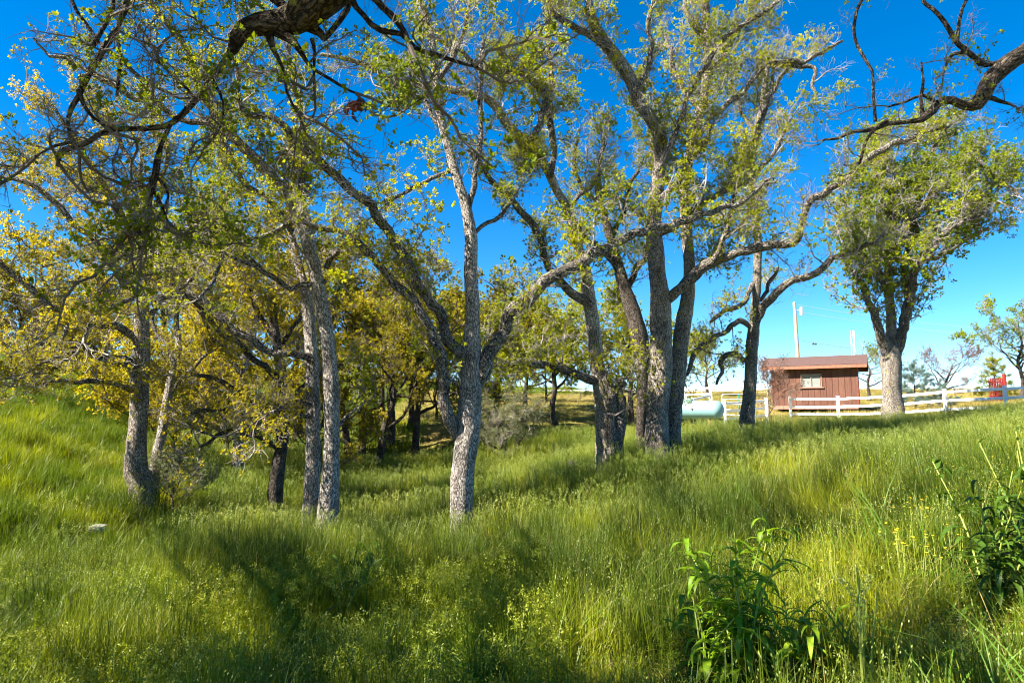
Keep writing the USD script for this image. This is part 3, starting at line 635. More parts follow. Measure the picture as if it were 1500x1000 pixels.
NEAR1 = tree('oak_tree', 'near oak beside the viewer, dark bare branches hanging into the top left', 21,
     w3([-6.6, -.6, .0, .30], [-6.5, -.5, 1.4, .26], [-6.3, -.4, 3.0, .24], [-6.0, -.1, 4.6, .19], [-6.2, .4, 6.4, .14], [-6.0, .9, 8.4, .08], [-5.7, 1.2, 9.8, .04]),
     [w3([-6.3, -.4, 2.8, .17], [-4.6, -.3, 4.1, .15], [-2.6, .6, 4.7, .14], P(575, -190, 2.5, 70), P(540, -70, 3.0, 66), P(480, 0, 3.3, 60), P(430, 22, 3.5, 46), P(392, 42, 3.5, 36), P(362, 60, 3.5, 26), P(345, 72, 3.5, 16), P(333, 78, 3.5, 12), P(312, 104, 3.5, 12), P(282, 138, 3.5, 12), P(262, 163, 3.5, 10), P(240, 178, 3.5, 9), P(200, 190, 3.5, 9), P(165, 198, 3.5, 9), P(140, 206, 3.4, 9), P(112, 211, 3.4, 10), P(103, 216, 3.4, 9), P(102, 235, 3.4, 5)),
      w3(P(525, -60, 3.1, 60), P(512, 5, 3.2, 16), P(535, 25, 3.2, 9), P(558, 50, 3.2, 9), P(585, 62, 3.2, 8), P(610, 80, 3.3, 8), P(632, 88, 3.3, 8), P(665, 91, 3.3, 6), P(700, 96, 3.3, 4)),
      w3(P(570, -150, 2.7, 60), P(545, -30, 2.9, 16), P(560, 14, 3.0, 11), P(575, 35, 3.0, 10), P(590, 58, 3.0, 8), P(592, 85, 3.0, 6)),
      w3(P(450, -30, 3.3, 40), P(300, -40, 3.3, 22), P(200, -15, 3.3, 13), P(165, 15, 3.2, 9), P(148, 48, 3.2, 9), P(132, 72, 3.2, 10), P(118, 104, 3.2, 9), P(115, 132, 3.2, 7), P(105, 152, 3.2, 7), P(98, 180, 3.2, 6), P(101, 208, 3.2, 5)),
      w3(P(135, 68, 3.2, 9), P(142, 40, 3.2, 7), P(150, 10, 3.2, 7), P(160, -20, 3.2, 7)),
      w3(P(115, 132, 3.2, 7), P(124, 150, 3.2, 6), P(138, 165, 3.2, 5), P(152, 180, 3.2, 3)),
      w3(P(250, 183, 3.5, 6), P(240, 205, 3.5, 6), P(232, 232, 3.5, 6), P(222, 258, 3.5, 5), P(210, 275, 3.5, 3)),
      w3(P(232, 232, 3.5, 5), P(226, 250, 3.5, 5), P(240, 275, 3.5, 4), P(236, 300, 3.5, 3)),
      w3(P(400, 40, 3.5, 28), P(430, 62, 3.5, 14), P(455, 95, 3.5, 6), P(480, 114, 3.5, 5), P(510, 135, 3.5, 4), P(524, 139, 3.5, 3)),
      w3(P(440, 30, 3.5, 26), P(470, 52, 3.5, 12), P(478, 62, 3.5, 9), P(492, 48, 3.5, 8), P(505, 20, 3.5, 9), P(510, -10, 3.4, 9)),
      w3(P(110, 208, 3.4, 6), P(85, 212, 3.4, 5), P(60, 228, 3.4, 3)),
      w3(P(100, -25, 3.2, 6), P(106, 8, 3.2, 6), P(112, 36, 3.2, 6), P(122, 62, 3.2, 6), P(131, 76, 3.2, 6)),
      w3(P(236, 215, 3.5, 6), P(230, 252, 3.5, 6), P(214, 290, 3.5, 5), P(212, 322, 3.5, 5), P(208, 350, 3.5, 3)),
      w3(P(222, 272, 3.5, 5), P(232, 300, 3.5, 4), P(238, 335, 3.5, 3)),
      w3(P(212, 305, 3.5, 5), P(192, 330, 3.5, 4), P(180, 352, 3.5, 3)),
      w3(P(457, 58, 3.5, 7), P(462, 80, 3.5, 5), P(463, 118, 3.5, 4)),
      w3(P(173, 60, 3.2, 6), P(170, 95, 3.2, 6), P(168, 138, 3.2, 4)),
      w3(P(300, 110, 3.5, 6), P(318, 135, 3.5, 5), P(324, 165, 3.5, 4), P(318, 190, 3.5, 3)),
      w3(P(282, 140, 3.5, 6), P(262, 120, 3.5, 5), P(236, 108, 3.5, 4), P(215, 88, 3.5, 3)),
      w3(P(392, 40, 3.5, 18), P(404, 72, 3.5, 9), P(420, 100, 3.5, 6), P(424, 135, 3.5, 5), P(440, 165, 3.5, 3)),
      w3(P(430, 20, 3.5, 18), P(400, -4, 3.5, 12), P(372, -20, 3.5, 9)),
      # branches above and beside the picture that shade the foreground
      w3([-6.2, -.2, 4.4, .15], [-4.2, 1.4, 6.0, .12], [-2.2, 2.6, 6.9, .09], [-.2, 3.4, 7.6, .06], [1.4, 4.0, 8.0, .03]),
      w3([-6.2, .2, 5.0, .13], [-7.6, 2.2, 6.4, .10], [-8.8, 4.2, 7.2, .07], [-9.8, 6.2, 7.8, .03]),
      w3([-6.2, .4, 6.2, .12], [-6.6, 2.6, 7.4, .09], [-7.0, 4.6, 8.2, .06], [-7.4, 6.6, 8.6, .03]),
      w3([-6.3, 0, 4.0, .13], [-8.4, 1.0, 5.6, .10], [-10.4, 2.4, 6.4, .07], [-12, 3.6, 7.0, .03]),
      w3([-6.2, .2, 5.6, .12], [-4.6, 2.8, 7.0, .09], [-3.8, 4.6, 8.0, .06], [-3.4, 6.2, 9.0, .03]),
      w3([-10.4, 2.4, 6.4, .06], [-11.2, 4.2, 6.8, .045], [-11.6, 6.0, 7.0, .03]),
      w3([-7.0, 4.6, 8.2, .05], [-6.0, 5.6, 8.8, .04], [-5.6, 7.0, 9.4, .02]),
      w3([-6.2, 0, 4.8, .12], [-8.0, 0, 6.4, .09], [-9.6, .8, 7.2, .05], [-10.8, 1.8, 7.8, .03])] + OVER,
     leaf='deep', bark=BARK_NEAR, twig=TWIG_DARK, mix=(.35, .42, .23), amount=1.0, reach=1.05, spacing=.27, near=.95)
tree('oak_tree', 'near oak at the right edge, one dark crooked limb reaching into the top right', 22,
     w3([8.2, 4.6, 1.0, .30], [8.1, 4.7, 2.6, .26], [7.8, 4.9, 4.2, .22], [7.9, 5.2, 6.0, .16], [8.2, 5.4, 8.0, .08]),
     [w3([7.8, 4.9, 4.0, .17], [6.4, 5.6, 5.0, .13], P(1560, 38, 6.0, 34), P(1500, 78, 6.0, 30), P(1472, 100, 6.0, 27), P(1450, 128, 6.0, 23), P(1430, 148, 6.0, 22), P(1410, 153, 6.0, 15), P(1392, 146, 6.0, 14), P(1374, 150, 6.0, 14), P(1356, 168, 5.9, 14), P(1345, 172, 5.9, 9), P(1315, 172, 5.9, 8), P(1285, 178, 5.8, 7), P(1258, 190, 5.8, 6), P(1230, 202, 5.8, 5), P(1203, 208, 5.8, 3)),
      w3(P(1492, 86, 6.0, 14), P(1460, 91, 6.0, 8), P(1440, 87, 6.0, 8), P(1418, 74, 6.0, 8), P(1398, 58, 6.0, 7), P(1380, 36, 6.0, 7), P(1366, 20, 6.0, 6), P(1352, 8, 6.0, 6), P(1346, -20, 6.0, 5)),
      w3(P(1282, 178, 5.8, 6), P(1281, 145, 5.8, 5), P(1277, 105, 5.8, 5), P(1266, 68, 5.8, 5), P(1256, 40, 5.8, 5), P(1258, 12, 5.8, 5), P(1268, -15, 5.8, 5)),
      w3(P(1420, 76, 6.0, 6), P(1398, 80, 6.0, 5), P(1385, 92, 6.0, 4), P(1378, 110, 6.0, 3)),
      w3(P(1432, 146, 6.0, 12), P(1450, 142, 6.0, 8), P(1462, 144, 6.0, 6), P(1478, 149, 6.0, 4)),
      w3(P(1402, 60, 6.0, 6), P(1405, 30, 6.0, 5), P(1412, 0, 6.0, 5), P(1414, -30, 6.0, 5)),
      w3(P(1300, 176, 5.8, 6), P(1278, 190, 5.8, 5), P(1265, 215, 5.8, 5), P(1258, 240, 5.8, 4)),
      w3(P(1370, 150, 6.0, 6), P(1352, 140, 6.0, 5), P(1330, 150, 6.0, 4), P(1300, 158, 6.0, 3)),
      w3(P(1352, 170, 5.9, 7), P(1350, 145, 5.9, 5), P(1354, 120, 5.9, 4), P(1350, 90, 5.9, 3))],
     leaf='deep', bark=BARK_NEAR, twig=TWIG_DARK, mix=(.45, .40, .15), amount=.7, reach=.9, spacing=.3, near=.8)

# ------------------------------------------------------------------ trees farther back
def auto_tree(name, label, cat, px, d, h, seed, spread=.5, lean=(0, 0), r=.14, fork=.3, nl=8, py=None, group=None, **kw):
    rng = np.random.default_rng(seed + 500)
    x = (px - 750) / 1000.0 * d / CP * 1.0
    x = at(px, 560, d)[0]
    z = gz(x, d)
    top = np.array([x + lean[0] * h, d + lean[1] * h, z + h * .82])
    n = 7
    tr = []
    for k, t in enumerate(np.linspace(0, 1, n)):
        p = np.array([x, d, z]) * (1 - t) + top * t
        p[:2] += rng.normal(0, .035 * h * t, 2)
        tr.append([*p, r * (1 - .82 * t)])
    tr = np.array(tr)
    limbs = []
    for k in range(nl):
        t = fork + (1 - fork) * (k + rng.uniform(0, .8)) / nl * .92
        q = t * (n - 1); i = min(int(q), n - 2); f = q - i
        p = tr[i] * (1 - f) + tr[i + 1] * f
        a = k * 2.4 + rng.uniform(-.5, .5)
        ln = h * spread * (1.15 - .65 * t) * rng.uniform(.75, 1.2)
        d0 = unit(np.array([math.cos(a), math.sin(a), rng.uniform(.25, .8)]))
        row = [[*p[:3], p[3] * .62]]
        for m in range(1, 6):
            d0 = unit(d0 + rng.normal(0, .2, 3) + np.array([0, 0, .08]))
            row.append([*(np.array(row[-1][:3]) + d0 * ln / 5), max(p[3] * .62 * (1 - m / 5.4), .008)])
        limbs.append(np.array(row))
    return tree(name, label, seed, tr, limbs, cat=cat, group=group, **kw)

bg = dict(mix=(.10, .38, .52), spacing=.5, amount=.9, reach=1.5, big=1.35)
for k, (px, d, h, leaf, sp, lean, lab) in enumerate([
    (517, 24, 6.2, 'olive', .45, (-.1, 0), 'slender dark trunk first right of the paired trunks, in the olive thicket'),
    (532, 26.5, 6.8, 'olive', .45, (.05, 0), 'thin dark trunk second from the paired trunks, set back in the olive thicket'),
    (556, 23, 6.2, 'olive', .5, (.12, 0), 'dark slanting trunk in the middle of the olive thicket'),
    (574, 28, 7.2, 'olive', .5, (.05, 0), 'thin dark trunk behind the slanting one in the olive thicket'),
    (604, 31, 6.6, 'olive', .5, (0, 0), 'oak at the right end of the olive thicket, close left of the three limbed oak'),
    (618, 40, 6.0, 'far', .5, (0, 0), 'small far oak up the sunlit gully, between the thicket and the three limbed oak'),
    (690, 27, 5.6, 'green', .55, (0, 0), 'yellow green oak just behind the right side of the three limbed trunk'),
    (812, 29, 5.4, 'green', .55, (0, 0), 'yellow green oak above the horizontal limb, left of the cut double stub'),
    (610, 26, 6.4, 'green', .5, (0, 0), 'yellow green oak behind the left limb of the three limbed oak'),
    (300, 25, 10.5, 'green', .42, (0, 0), 'tall green oak rising behind the golden leaves on the left'),
    (440, 28, 10.5, 'olive', .42, (0, 0), 'tall olive oak behind the paired trunks'),
    (560, 33, 9.5, 'olive', .42, (0, 0), 'tall olive oak standing highest behind the thicket'),
    (62, 27, 6.5, 'gold', .55, (0, 0), 'gold leaved oak on the crest at the far left edge'),
    (140, 31, 7.0, 'olive', .55, (0, 0), 'olive oak on the crest left of the furrowed oak'),
    (240, 34, 8.0, 'gold', .5, (0, 0), 'gold oak on the crest right of the furrowed oak'),
    (690, 42, 5.6, 'far', .5, (0, 0), 'far oak just right of the three limbed trunk'),
    (770, 34, 5.0, 'green', .55, (0, 0), 'yellow green oak below the horizontal limb, in front of the far fence'),
    (728, 30, 5.2, 'olive', .5, (0, 0), 'brownish oak behind the grey bush, right of the three limbed trunk'),
    (924, 30, 5.2, 'green', .5, (0, 0), 'leafy oak seen between the cut stub and the thick straight trunk'),
    (1035, 52, 4.2, 'green', .6, (0, 0), 'small pale trunked tree behind the far fence, above the white tank'),
    (1272, 47, 3.6, 'deep', .55, (0, 0), 'green tree peeping out behind the right end of the red shed'),
    (1497, 43, 5.6, 'deep', .62, (0, 0), 'dense oak at the right edge beyond the white fence')]):
    auto_tree('oak_tree', lab, 'oak tree', px, d, h, 40 + k, spread=sp, lean=lean, r=.10 + .008 * h, nl=16 if px in (1497, 770, 728, 924) else 9, leaf=leaf, bark=BARK_DARK, twig=TWIG_DARK if leaf in ('olive', 'far') else TWIG, **bg)
und = dict(mix=(.12, .34, .54), spacing=.30, amount=1.0, reach=1.3, big=1.3)
for k, (px, d, h, leaf, sp, lab) in enumerate([
    (470, 21, 3.6, 'olive', .5, 'olive shrub showing on both sides of the paired trunks'),
    (335, 22, 4.4, 'gold', .6, 'golden shrub behind the hanging golden leaves'),
    (262, 19, 3.6, 'gold', .6, 'golden brown shrub between the two left slope oaks and the golden oak'),
    (160, 25, 3.8, 'gold', .6, 'golden shrub on the slope just left of the furrowed oak'),
    (20, 24, 4.0, 'gold', .6, 'golden shrub at the left edge under the sweeping low limbs'),
    (640, 33, 3.6, 'far', .6, 'green shrub up the gully behind the fork of the three limbed oak'),
    (800, 40, 3.6, 'green', .6, 'pale green shrub under the horizontal limb near the far fence')]):
    auto_tree('shrub', lab, 'shrub', px, d, h, 150 + k, spread=sp, r=.07, fork=.12, nl=13 if leaf == 'gold' else 9, leaf=leaf, bark=BARK_DARK, twig=TWIG_DARK, respect=False, **und)
auto_tree('oak_tree', 'half bare leaning oak with reddish buds beyond the fence, right of the leafy oak', 'oak tree', 1372, 40, 2.9, 71, spread=.75, lean=(.35, 0), r=.13, nl=9, leaf='pink', bark=BARK_DARK, twig=TWIG_DARK, mix=(.5, .35, .15), spacing=.35, amount=.8, respect=False)
auto_tree('shrub', 'twiggy reddish shrub against the left corner of the red shed', 'shrub', 1124, 33.5, 2.3, 72, spread=.6, r=.06, fork=.1, nl=9, leaf='pink', twig=TWIG_DARK, mix=(.45, .4, .15), spacing=.3, amount=.8, respect=False)
auto_tree('shrub', 'grey green bush in the gully right of the three limbed oak', 'shrub', 742, 21.5, 1.9, 73, spread=.75, r=.09, fork=.08, nl=12, leaf='grey', bark=BARK_DARK, twig=TWIG, mix=(.2, .4, .4), spacing=.22, amount=1.0, reach=.8, respect=False, lean=(-.2, 0))
auto_tree('shrub', 'pale grey green shrub at the foot of the furrowed oak', 'shrub', 262, 14.6, 1.0, 74, spread=.8, r=.03, fork=.08, nl=8, leaf='grey', twig=TWIG, mix=(.3, .4, .3), spacing=.2, amount=1.0, reach=.6, respect=False)

def conifer(name, label, px, d, h, w, seed, leaf, cat):
    rng = np.random.default_rng(seed)
    x = at(px, 560, d)[0]; z = gz(x, d)
    tr = np.array([[x, d, z + h * t, .05 * (1 - .9 * t)] for t in np.linspace(0, 1, 7)])
    limbs = []
    for k in range(34):
        t = .06 + .9 * k / 34; a = k * 2.4
        ln = w * (1 - t) + .06
        p = np.array([x, d, z + h * t]); o = np.array([math.cos(a), math.sin(a), rng.uniform(.05, .3)])
        limbs.append(np.array([[*(p + o * ln * s + np.array([0, 0, -.12 * ln * s * s])), .014 * (1.05 - s)] for s in (0, .35, .7, 1)]))
    return tree(name, label, seed, tr, limbs, leaf=leaf, cat=cat, mix=(0, .1, .9), spacing=.16, amount=1.5, reach=.36, big=1.7, respect=False, up=.05, bark=BARK_DARK, twig=TWIG)
conifer('spruce_tree', 'low blue grey spruce beyond the fence, right behind the leafy oak trunk', 1339, 35, 2.3, 1.9, 81, 'spruce', 'spruce')
conifer('pine_tree', 'small yellow green cone shaped pine beside the red corral panel', 1457, 41, 2.7, .95, 82, 'green', 'pine')

# mistletoe in the crown
def mistletoe(label, px, py, d, rad, seed):
    rng = np.random.default_rng(seed)
    c = at(px, py, d)
    root = thing('mistletoe', c, label, 'mistletoe', None)
    st, pos, dirs, sc = [], [], [], []
    for k in range(46):
        dr = unit(rng.normal(0, 1, 3) * np.array([1, 1, .9])); e = dr * rad * rng.uniform(.4, 1)
        pts = np.array([[0, 0, 0], e * .5 + rng.normal(0, .03, 3), e])
        v, f, _ = tube(pts, [.008, .006, .004], 4, cap=False); st.append((v, f))
        for _ in range(2): pos.append(e * rng.uniform(.45, 1)); dirs.append(unit(dr + rng.normal(0, .6, 3))); sc.append(rng.uniform(.35, .6))
    obj('stem', joined(st), TWIG_DARK, root, kind='stuff')
    pi = instancer(str(root.GetPath()) + '/foliage', bough_protos('green', TWIG_DARK), pos, 8 + rng.integers(0, 4, len(pos)), quat_frame(np.array(dirs), rng), np.array(sc) * .55)
    tag(pi, kind='stuff')
mistletoe('bushy yellow green mistletoe ball hanging high in the oak right of the three limbed oak', 745, 92, 13.9, .72, 91)
mistletoe('smaller yellow green mistletoe clump on the limb left of the thick straight trunk', 775, 225, 14.2, .42, 92)

# ------------------------------------------------------------------ the shed
SIDING = usdkit.material(stage, L('red_stained_siding'), {
    "tc": ("texture_coordinate", {}), "mp": ("mapping", {"scale": (14, 14, 1.2)}), "n": ("noise_texture", {"scale": 2.0, "detail": 6.0, "roughness": .65}), "oi": ("object_info", {}),
    "r": ("rgb_ramp", {"ramp": [(.25, (.058, .026, .018)), (.5, (.10, .045, .031)), (.8, (.145, .070, .048))]}),
    "ma": ("math", {"math_type": "multiply_add", "value2": .18}), "b": ("bump", {"strength": .5, "distance": .01}), "p": ("principled_bsdf", {"roughness": .8, "specular_ior_level": .2})},
    [("tc.object", "mp.vector"), ("mp.vector", "n.vector"), ("oi.random", "ma.value1"), ("n.fac", "ma.value3"), ("ma.value", "r.fac"), ("r.color", "p.base_color"), ("n.fac", "b.height"), ("b.normal", "p.normal")], surface="p.BSDF")
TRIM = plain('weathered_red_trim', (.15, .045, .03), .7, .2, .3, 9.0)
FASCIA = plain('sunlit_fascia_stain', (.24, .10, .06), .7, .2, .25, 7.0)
SHINGLE = plain('brown_shingle', (.085, .052, .046), .9, .15, .35, 14.0, .4)
BLOCK = plain('red_washed_block', (.30, .15, .11), .9, .1, .25, 8.0)
WHITE = plain('white_vinyl', (.80, .79, .76), .45, .4, .04, 5.0)
ALU = plain('window_frame_white', (.22, .17, .14), .5, .4, .08, 12.0)
BLIND = plain('pale_blind', (.30, .29, .27), .7, .2, .06, 9.0)
GLASS = usdkit.material(stage, L('window_glass'), {"t": ("transparent_bsdf", {"color": (.86, .90, .89)}), "g": ("glossy_bsdf", {"roughness": .03, "color": (1, 1, 1)}), "m": ("mix_closure", {"fac": .10})},
    [("t.BSDF", "m.closure1"), ("g.BSDF", "m.closure2")], surface="m.closure")

SD = 38.0
s0 = at(1133, 594, SD); RZ = math.radians(-28)
LW, DW, HW = 4.22, 3.3, 2.02
shed = thing('shed', s0, 'small red wooden shed with a low brown shingle roof behind the white fence', 'shed', rz=RZ)
nb = 14; bw = LW / nb
for side in ('front', 'back'):
    y = 0 if side == 'front' else DW
    for k in range(nb):
        cx = bw * (k + .5)
        if side == 'front' and 1.45 < cx < 2.52:      # boards broken by the window
            obj('siding_board', box(cx, y, .485, bw - .014, .03, .97, .004), SIDING, shed)
            obj('siding_board', box(cx, y, 1.86, bw - .014, .03, .32, .004), SIDING, shed)
        else:
            obj('siding_board', box(cx, y, HW / 2, bw - .014, .03, HW, .004), SIDING, shed)
for x in (0, LW):
    for k in range(11):
        yy = .03 + (DW - .06) / 11 * (k + .5)
        hh = HW + .42 * (1 - abs(yy - DW / 2) / (DW / 2)) * .95
        obj('siding_board', box(x, yy, hh / 2, .03, (DW - .06) / 11 - .014, hh, .004), SIDING, shed)
obj('wall_core', box(LW / 2, DW / 2, HW / 2, LW - .06, DW - .08, HW - .02), TRIM, shed) if False else None
for x, y in ((-.01, -.012), (LW + .01, -.012)):
    obj('corner_trim', box(x, y, HW / 2, .07, .035, HW, .006), TRIM, shed)
for k in range(8):
    obj('foundation_block', box(LW / 8 * (k + .5), .02, -.11, LW / 8 - .012, .18, .20, .01), BLOCK, shed)
for k in range(6):
    for x in (.06, LW - .06):
        obj('foundation_block', box(x, .2 + (DW - .3) / 6 * (k + .5), -.11, .18, (DW - .3) / 6 - .012, .20, .01), BLOCK, shed)
OH, SO = .36, .50
ez, rzz = HW + .06, HW + .70
for sgn in (1, -1):
    y0, yr = (-OH, DW / 2) if sgn == 1 else (DW + OH, DW / 2)
    v = []
    for x in (-SO, LW + SO):
        for (yy, zz) in ((y0, ez), (yr, rzz)):
            v += [(x, yy, zz), (x, yy, zz + .05)]
    deck = trimesh.convex.convex_hull(np.array(v))
    rf = obj('roof', deck, TRIM, shed)
    nrow = 9
    for r_ in range(nrow):                 # courses of shingles, each a little proud of the one above
        a, b = r_ / nrow, (r_ + 1.15) / nrow
        b = min(b, 1.0)
        pa = np.array([0, y0 + (yr - y0) * a - .02 * sgn * (r_ == 0), ez + .055 + (rzz - ez) * a]); pb = np.array([0, y0 + (yr - y0) * b, ez + .055 + (rzz - ez) * b])
        v = []
        for x in (-SO - .02, LW + SO + .02):
            v += [(x, pa[1], pa[2]), (x, pa[1], pa[2] + .022), (x, pb[1], pb[2] + .001), (x, pb[1], pb[2] + .006)]
        obj('shingle_course', trimesh.convex.convex_hull(np.array(v)), SHINGLE, rf)
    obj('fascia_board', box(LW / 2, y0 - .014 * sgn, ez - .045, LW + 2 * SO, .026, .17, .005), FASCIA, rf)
    for x in (-SO - .016, LW + SO + .016):
        a, b = np.array([x, y0, ez - .03]), np.array([x, yr, rzz - .03])
        obj('barge_board', bar(a, b, .028, .16), TRIM, rf)
for k in range(8):
    xx = .1 + (LW - .2) / 7 * k
    obj('rafter_tail', box(xx, -OH / 2 - .01, ez - .05, .045, OH - .06, .08), TRIM, shed)
win = obj('window', trimesh.util.concatenate([box(1.98, -.02, .995, 1.06, .06, .05, .005), box(1.98, -.02, 1.68, 1.06, .06, .05, .005), box(1.475, -.02, 1.3375, .05, .06, .635, .005), box(2.485, -.02, 1.3375, .05, .06, .635, .005), box(1.98, -.022, 1.3375, .045, .05, .635, .005)]), ALU, shed)
for cx in (1.73, 2.23):
    obj('pane', (np.array([[cx - .23, -.012, 1.02], [cx + .23, -.012, 1.02], [cx + .23, -.012, 1.655], [cx - .23, -.012, 1.655]]), np.array([[0, 1, 2], [0, 2, 3]])), GLASS, win)
    for k in range(16):
        obj('blind_slat', box(cx, .004, 1.04 + .0398 * k, .455, .010, .0385), BLIND, win)
obj('window_sill', box(1.98, -.045, .945, 1.24, .08, .05, .006), BLOCK, shed)

# ------------------------------------------------------------------ white fences
def fence(label, tops, rails, post=.11, rail_h=.11, rail_w=.04, ahead=None):
    pts = [at(px, py, d) for px, py, d in tops]
    base = np.array([pts[0][0], pts[0][1], gz(pts[0][0], pts[0][1])])
    root = thing('rail_fence', base, label, 'fence', 'white rail fences')
    for p in pts:
        g = gz(p[0], p[1])
        h = p[2] - g
        obj('post', trimesh.util.concatenate([box(p[0] - base[0], p[1] - base[1], g - .2 + (h + .2) / 2 - base[2], post, post, h + .2, .008), box(p[0] - base[0], p[1] - base[1], p[2] + .012 - base[2], post + .02, post + .02, .024, .006)]), WHITE, root)
    for a, b in zip(pts[:-1], pts[1:]):
        dn = unit((b - a) * np.array([1, 1, 0]))
        for off in rails:
            obj('rail', bar(a + dn * post / 2 - base - np.array([0, 0, off]), b - dn * post / 2 - base - np.array([0, 0, off]), rail_w, rail_h, .006), WHITE, root)
    return root
fence('long white three rail fence in front of the red shed, running to the right edge',
      [(1157, 581, 34), (1227, 580.5, 32.8), (1305, 577, 31), (1383, 570, 29.5), (1471, 565, 28), (1575, 559, 26.4), (1700, 553, 25)], (.12, .49, .86))
fence('short white three rail fence section just left of the red shed, behind the slim oak', [(1061, 587, 30), (1122, 583, 31)], (.12, .45, .78))
fence('low white two rail fence slanting down to the white tank', [(1040, 577, 37.4), (1014, 582, 35), (985, 587, 32.6), (950, 592, 31)], (.10, .42))
fence('white fence post run behind the tank with its tall corner post', [(1041, 565, 38), (1004, 567, 40.5), (968, 569, 43)], (.10, .45))
far = []
px = 640.0
A, B = at(620, 577, 62), at(1135, 562, 58)
nfar = int(np.linalg.norm(B - A) / 2.4)
def back(p):
    x, y, _ = pix(p[None]); return (float(x[0]), float(y[0]), float(p[1]))
fence('far white three rail fence crossing the back of the meadow', [back(A + (B - A) * k / nfar + np.array([0, 0, .05 * math.sin(k * 1.7)])) for k in range(nfar + 1)], (.10, .42, .74), post=.14, rail_h=.16)

# tube gate and its green post
gp = at(1057, 577, 33.2); gb = np.array([gp[0], gp[1], gz(gp[0], gp[1])])
gate = thing('tube_gate', gb, 'white tube gate with rounded corners left of the slim oak', 'gate')
gw, gh = 1.25, gp[2] - gb[2]
def gpath(z0, z1, r=.14):
    q = []
    for cx, cz, a0 in ((gw - r, z1 - r, 0), (r, z1 - r, 90), (r, z0 + r, 180), (gw - r, z0 + r, 270)):
        for a in np.linspace(a0, a0 + 90, 6): q.append((cx + r * math.cos(math.radians(a)), 0, cz + r * math.sin(math.radians(a))))
    return np.array(q + q[:1])
v, f, _ = tube(gpath(.12, gh), np.full(25, .026), 8, cap=False); obj('frame', (v, f), WHITE, gate, smooth=True)
for k in range(1, 4):
    z = .12 + (gh - .12) * k / 4
    v, f, _ = tube(np.array([[0, 0, z], [gw / 2, 0, z], [gw, 0, z]]), [.02] * 3, 8); obj('crossbar', (v, f), WHITE, gate, smooth=True)
gq = at(1082, 576, 33.4); g0 = np.array([gq[0], gq[1], gz(gq[0], gq[1])])
tag(obj('marker_post', (lambda t: (t[0] + g0, t[1]))(tube(np.array([[0, 0, -.2], [0, 0, .5], [0, 0, gq[2] - g0[2]]]), [.03] * 3, 8)[:2]), plain('green_post_paint', (.02, .14, .10), .5), smooth=True), 'thin dark green metal post beside the white tube gate', 'post')

# propane tank
tp = at(1060, 600, 27); tl = at(975, 599, 28.4)
tdir = unit((tl - tp) * np.array([1, 1, 0])); TL = 2.75; TR = .37
tb = np.array([tp[0], tp[1], gz(tp[0], tp[1])])
tcz = (tp[2] - tb[2]) + .0
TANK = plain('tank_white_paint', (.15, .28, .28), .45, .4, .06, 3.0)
tank = thing('gas_tank', tb, 'pale white gas tank lying in the grass left of the slim oak', 'tank')
rows = [(0, .01)] + [(TR * .75 * (1 - math.cos(a)), TR * math.sin(a)) for a in np.linspace(.15, math.pi / 2, 8)]
rows = rows + [(TL - s, r) for s, r in rows[::-1]]
pts = np.array([tdir * s + np.array([0, 0, tcz]) for s, _ in rows])
v, f, _ = tube(pts, [r for _, r in rows], 28, cap=True); obj('body', (v, f), TANK, tank, smooth=40)
for s in (.6, TL - .6):
    c = tdir * s + np.array([0, 0, tcz - TR - .05]); obj('leg', box(c[0], c[1], c[2], .14, .34, .42, .01), BLOCK, tank)
c = tdir * TL / 2 + np.array([0, 0, tcz + TR + .03]); v, f, _ = tube(np.array([c - [0, 0, .08], c, c + [0, 0, .06]]), [.14, .14, .10], 14); obj('valve_hood', (v, f), TANK, tank, smooth=40)

# utility pole, mast and wires
WOOD = plain('pole_wood', (.36, .27, .19), .85, .15, .25, 5.0)
GREY = plain('galvanised_grey', (.50, .51, .52), .45, .5, .1, 6.0)
pb = at(1171, 560, 60); pz = gz(pb[0], pb[1]); ptop = at(1168, 443, 60)[2]
pole = thing('utility_pole', (pb[0], pb[1], pz), 'tan wooden utility pole standing behind the red shed', 'pole')
v, f, _ = tube(np.array([[0, 0, -.3], [-.05, 0, (ptop - pz) * .5], [-.12, 0, ptop - pz]]), [.19, .16, .13], 12); obj('shaft', (v, f), WOOD, pole, smooth=50)
v, f, _ = tube(np.array([[.45, -.05, ptop - pz - 1.15], [.45, -.05, ptop - pz - .75], [.45, -.05, ptop - pz - .45]]), [.14, .15, .13], 12); obj('transformer', (v, f), GREY, pole, smooth=40)
obj('bracket', box(.22, -.05, ptop - pz - .7, .5, .06, .07, .01), GREY, pole)
mb = at(1253, 560, 52); mz = gz(mb[0], mb[1]); mt = at(1252, 484, 52)[2] - mz
mast = thing('lattice_mast', (mb[0], mb[1], mz), 'thin pale lattice mast rising behind the right end of the shed roof', 'mast')
legs = [(.14 * math.cos(a), .14 * math.sin(a)) for a in (0.3, 2.4, 4.5)]
for x, y in legs: obj('leg', tube(np.array([[x, y, -.2], [x, y, mt / 2], [x, y, mt]]), [.028] * 3, 6)[:2], GREY, mast)
zs = np.arange(.2, mt, .35)
for k, z in enumerate(zs[:-1]):
    a, b = legs[k % 3], legs[(k + 1) % 3]
    obj('brace', tube(np.array([[*a, z], [(a[0] + b[0]) / 2, (a[1] + b[1]) / 2, z + .17], [*b, z + .35]]), [.014] * 3, 5)[:2], GREY, mast)
WIRE = plain('wire_grey', (.20, .22, .26), .5, .4, .05)
WIRE_D = plain('wire_dark', (.06, .06, .06), .6, .3, .05)
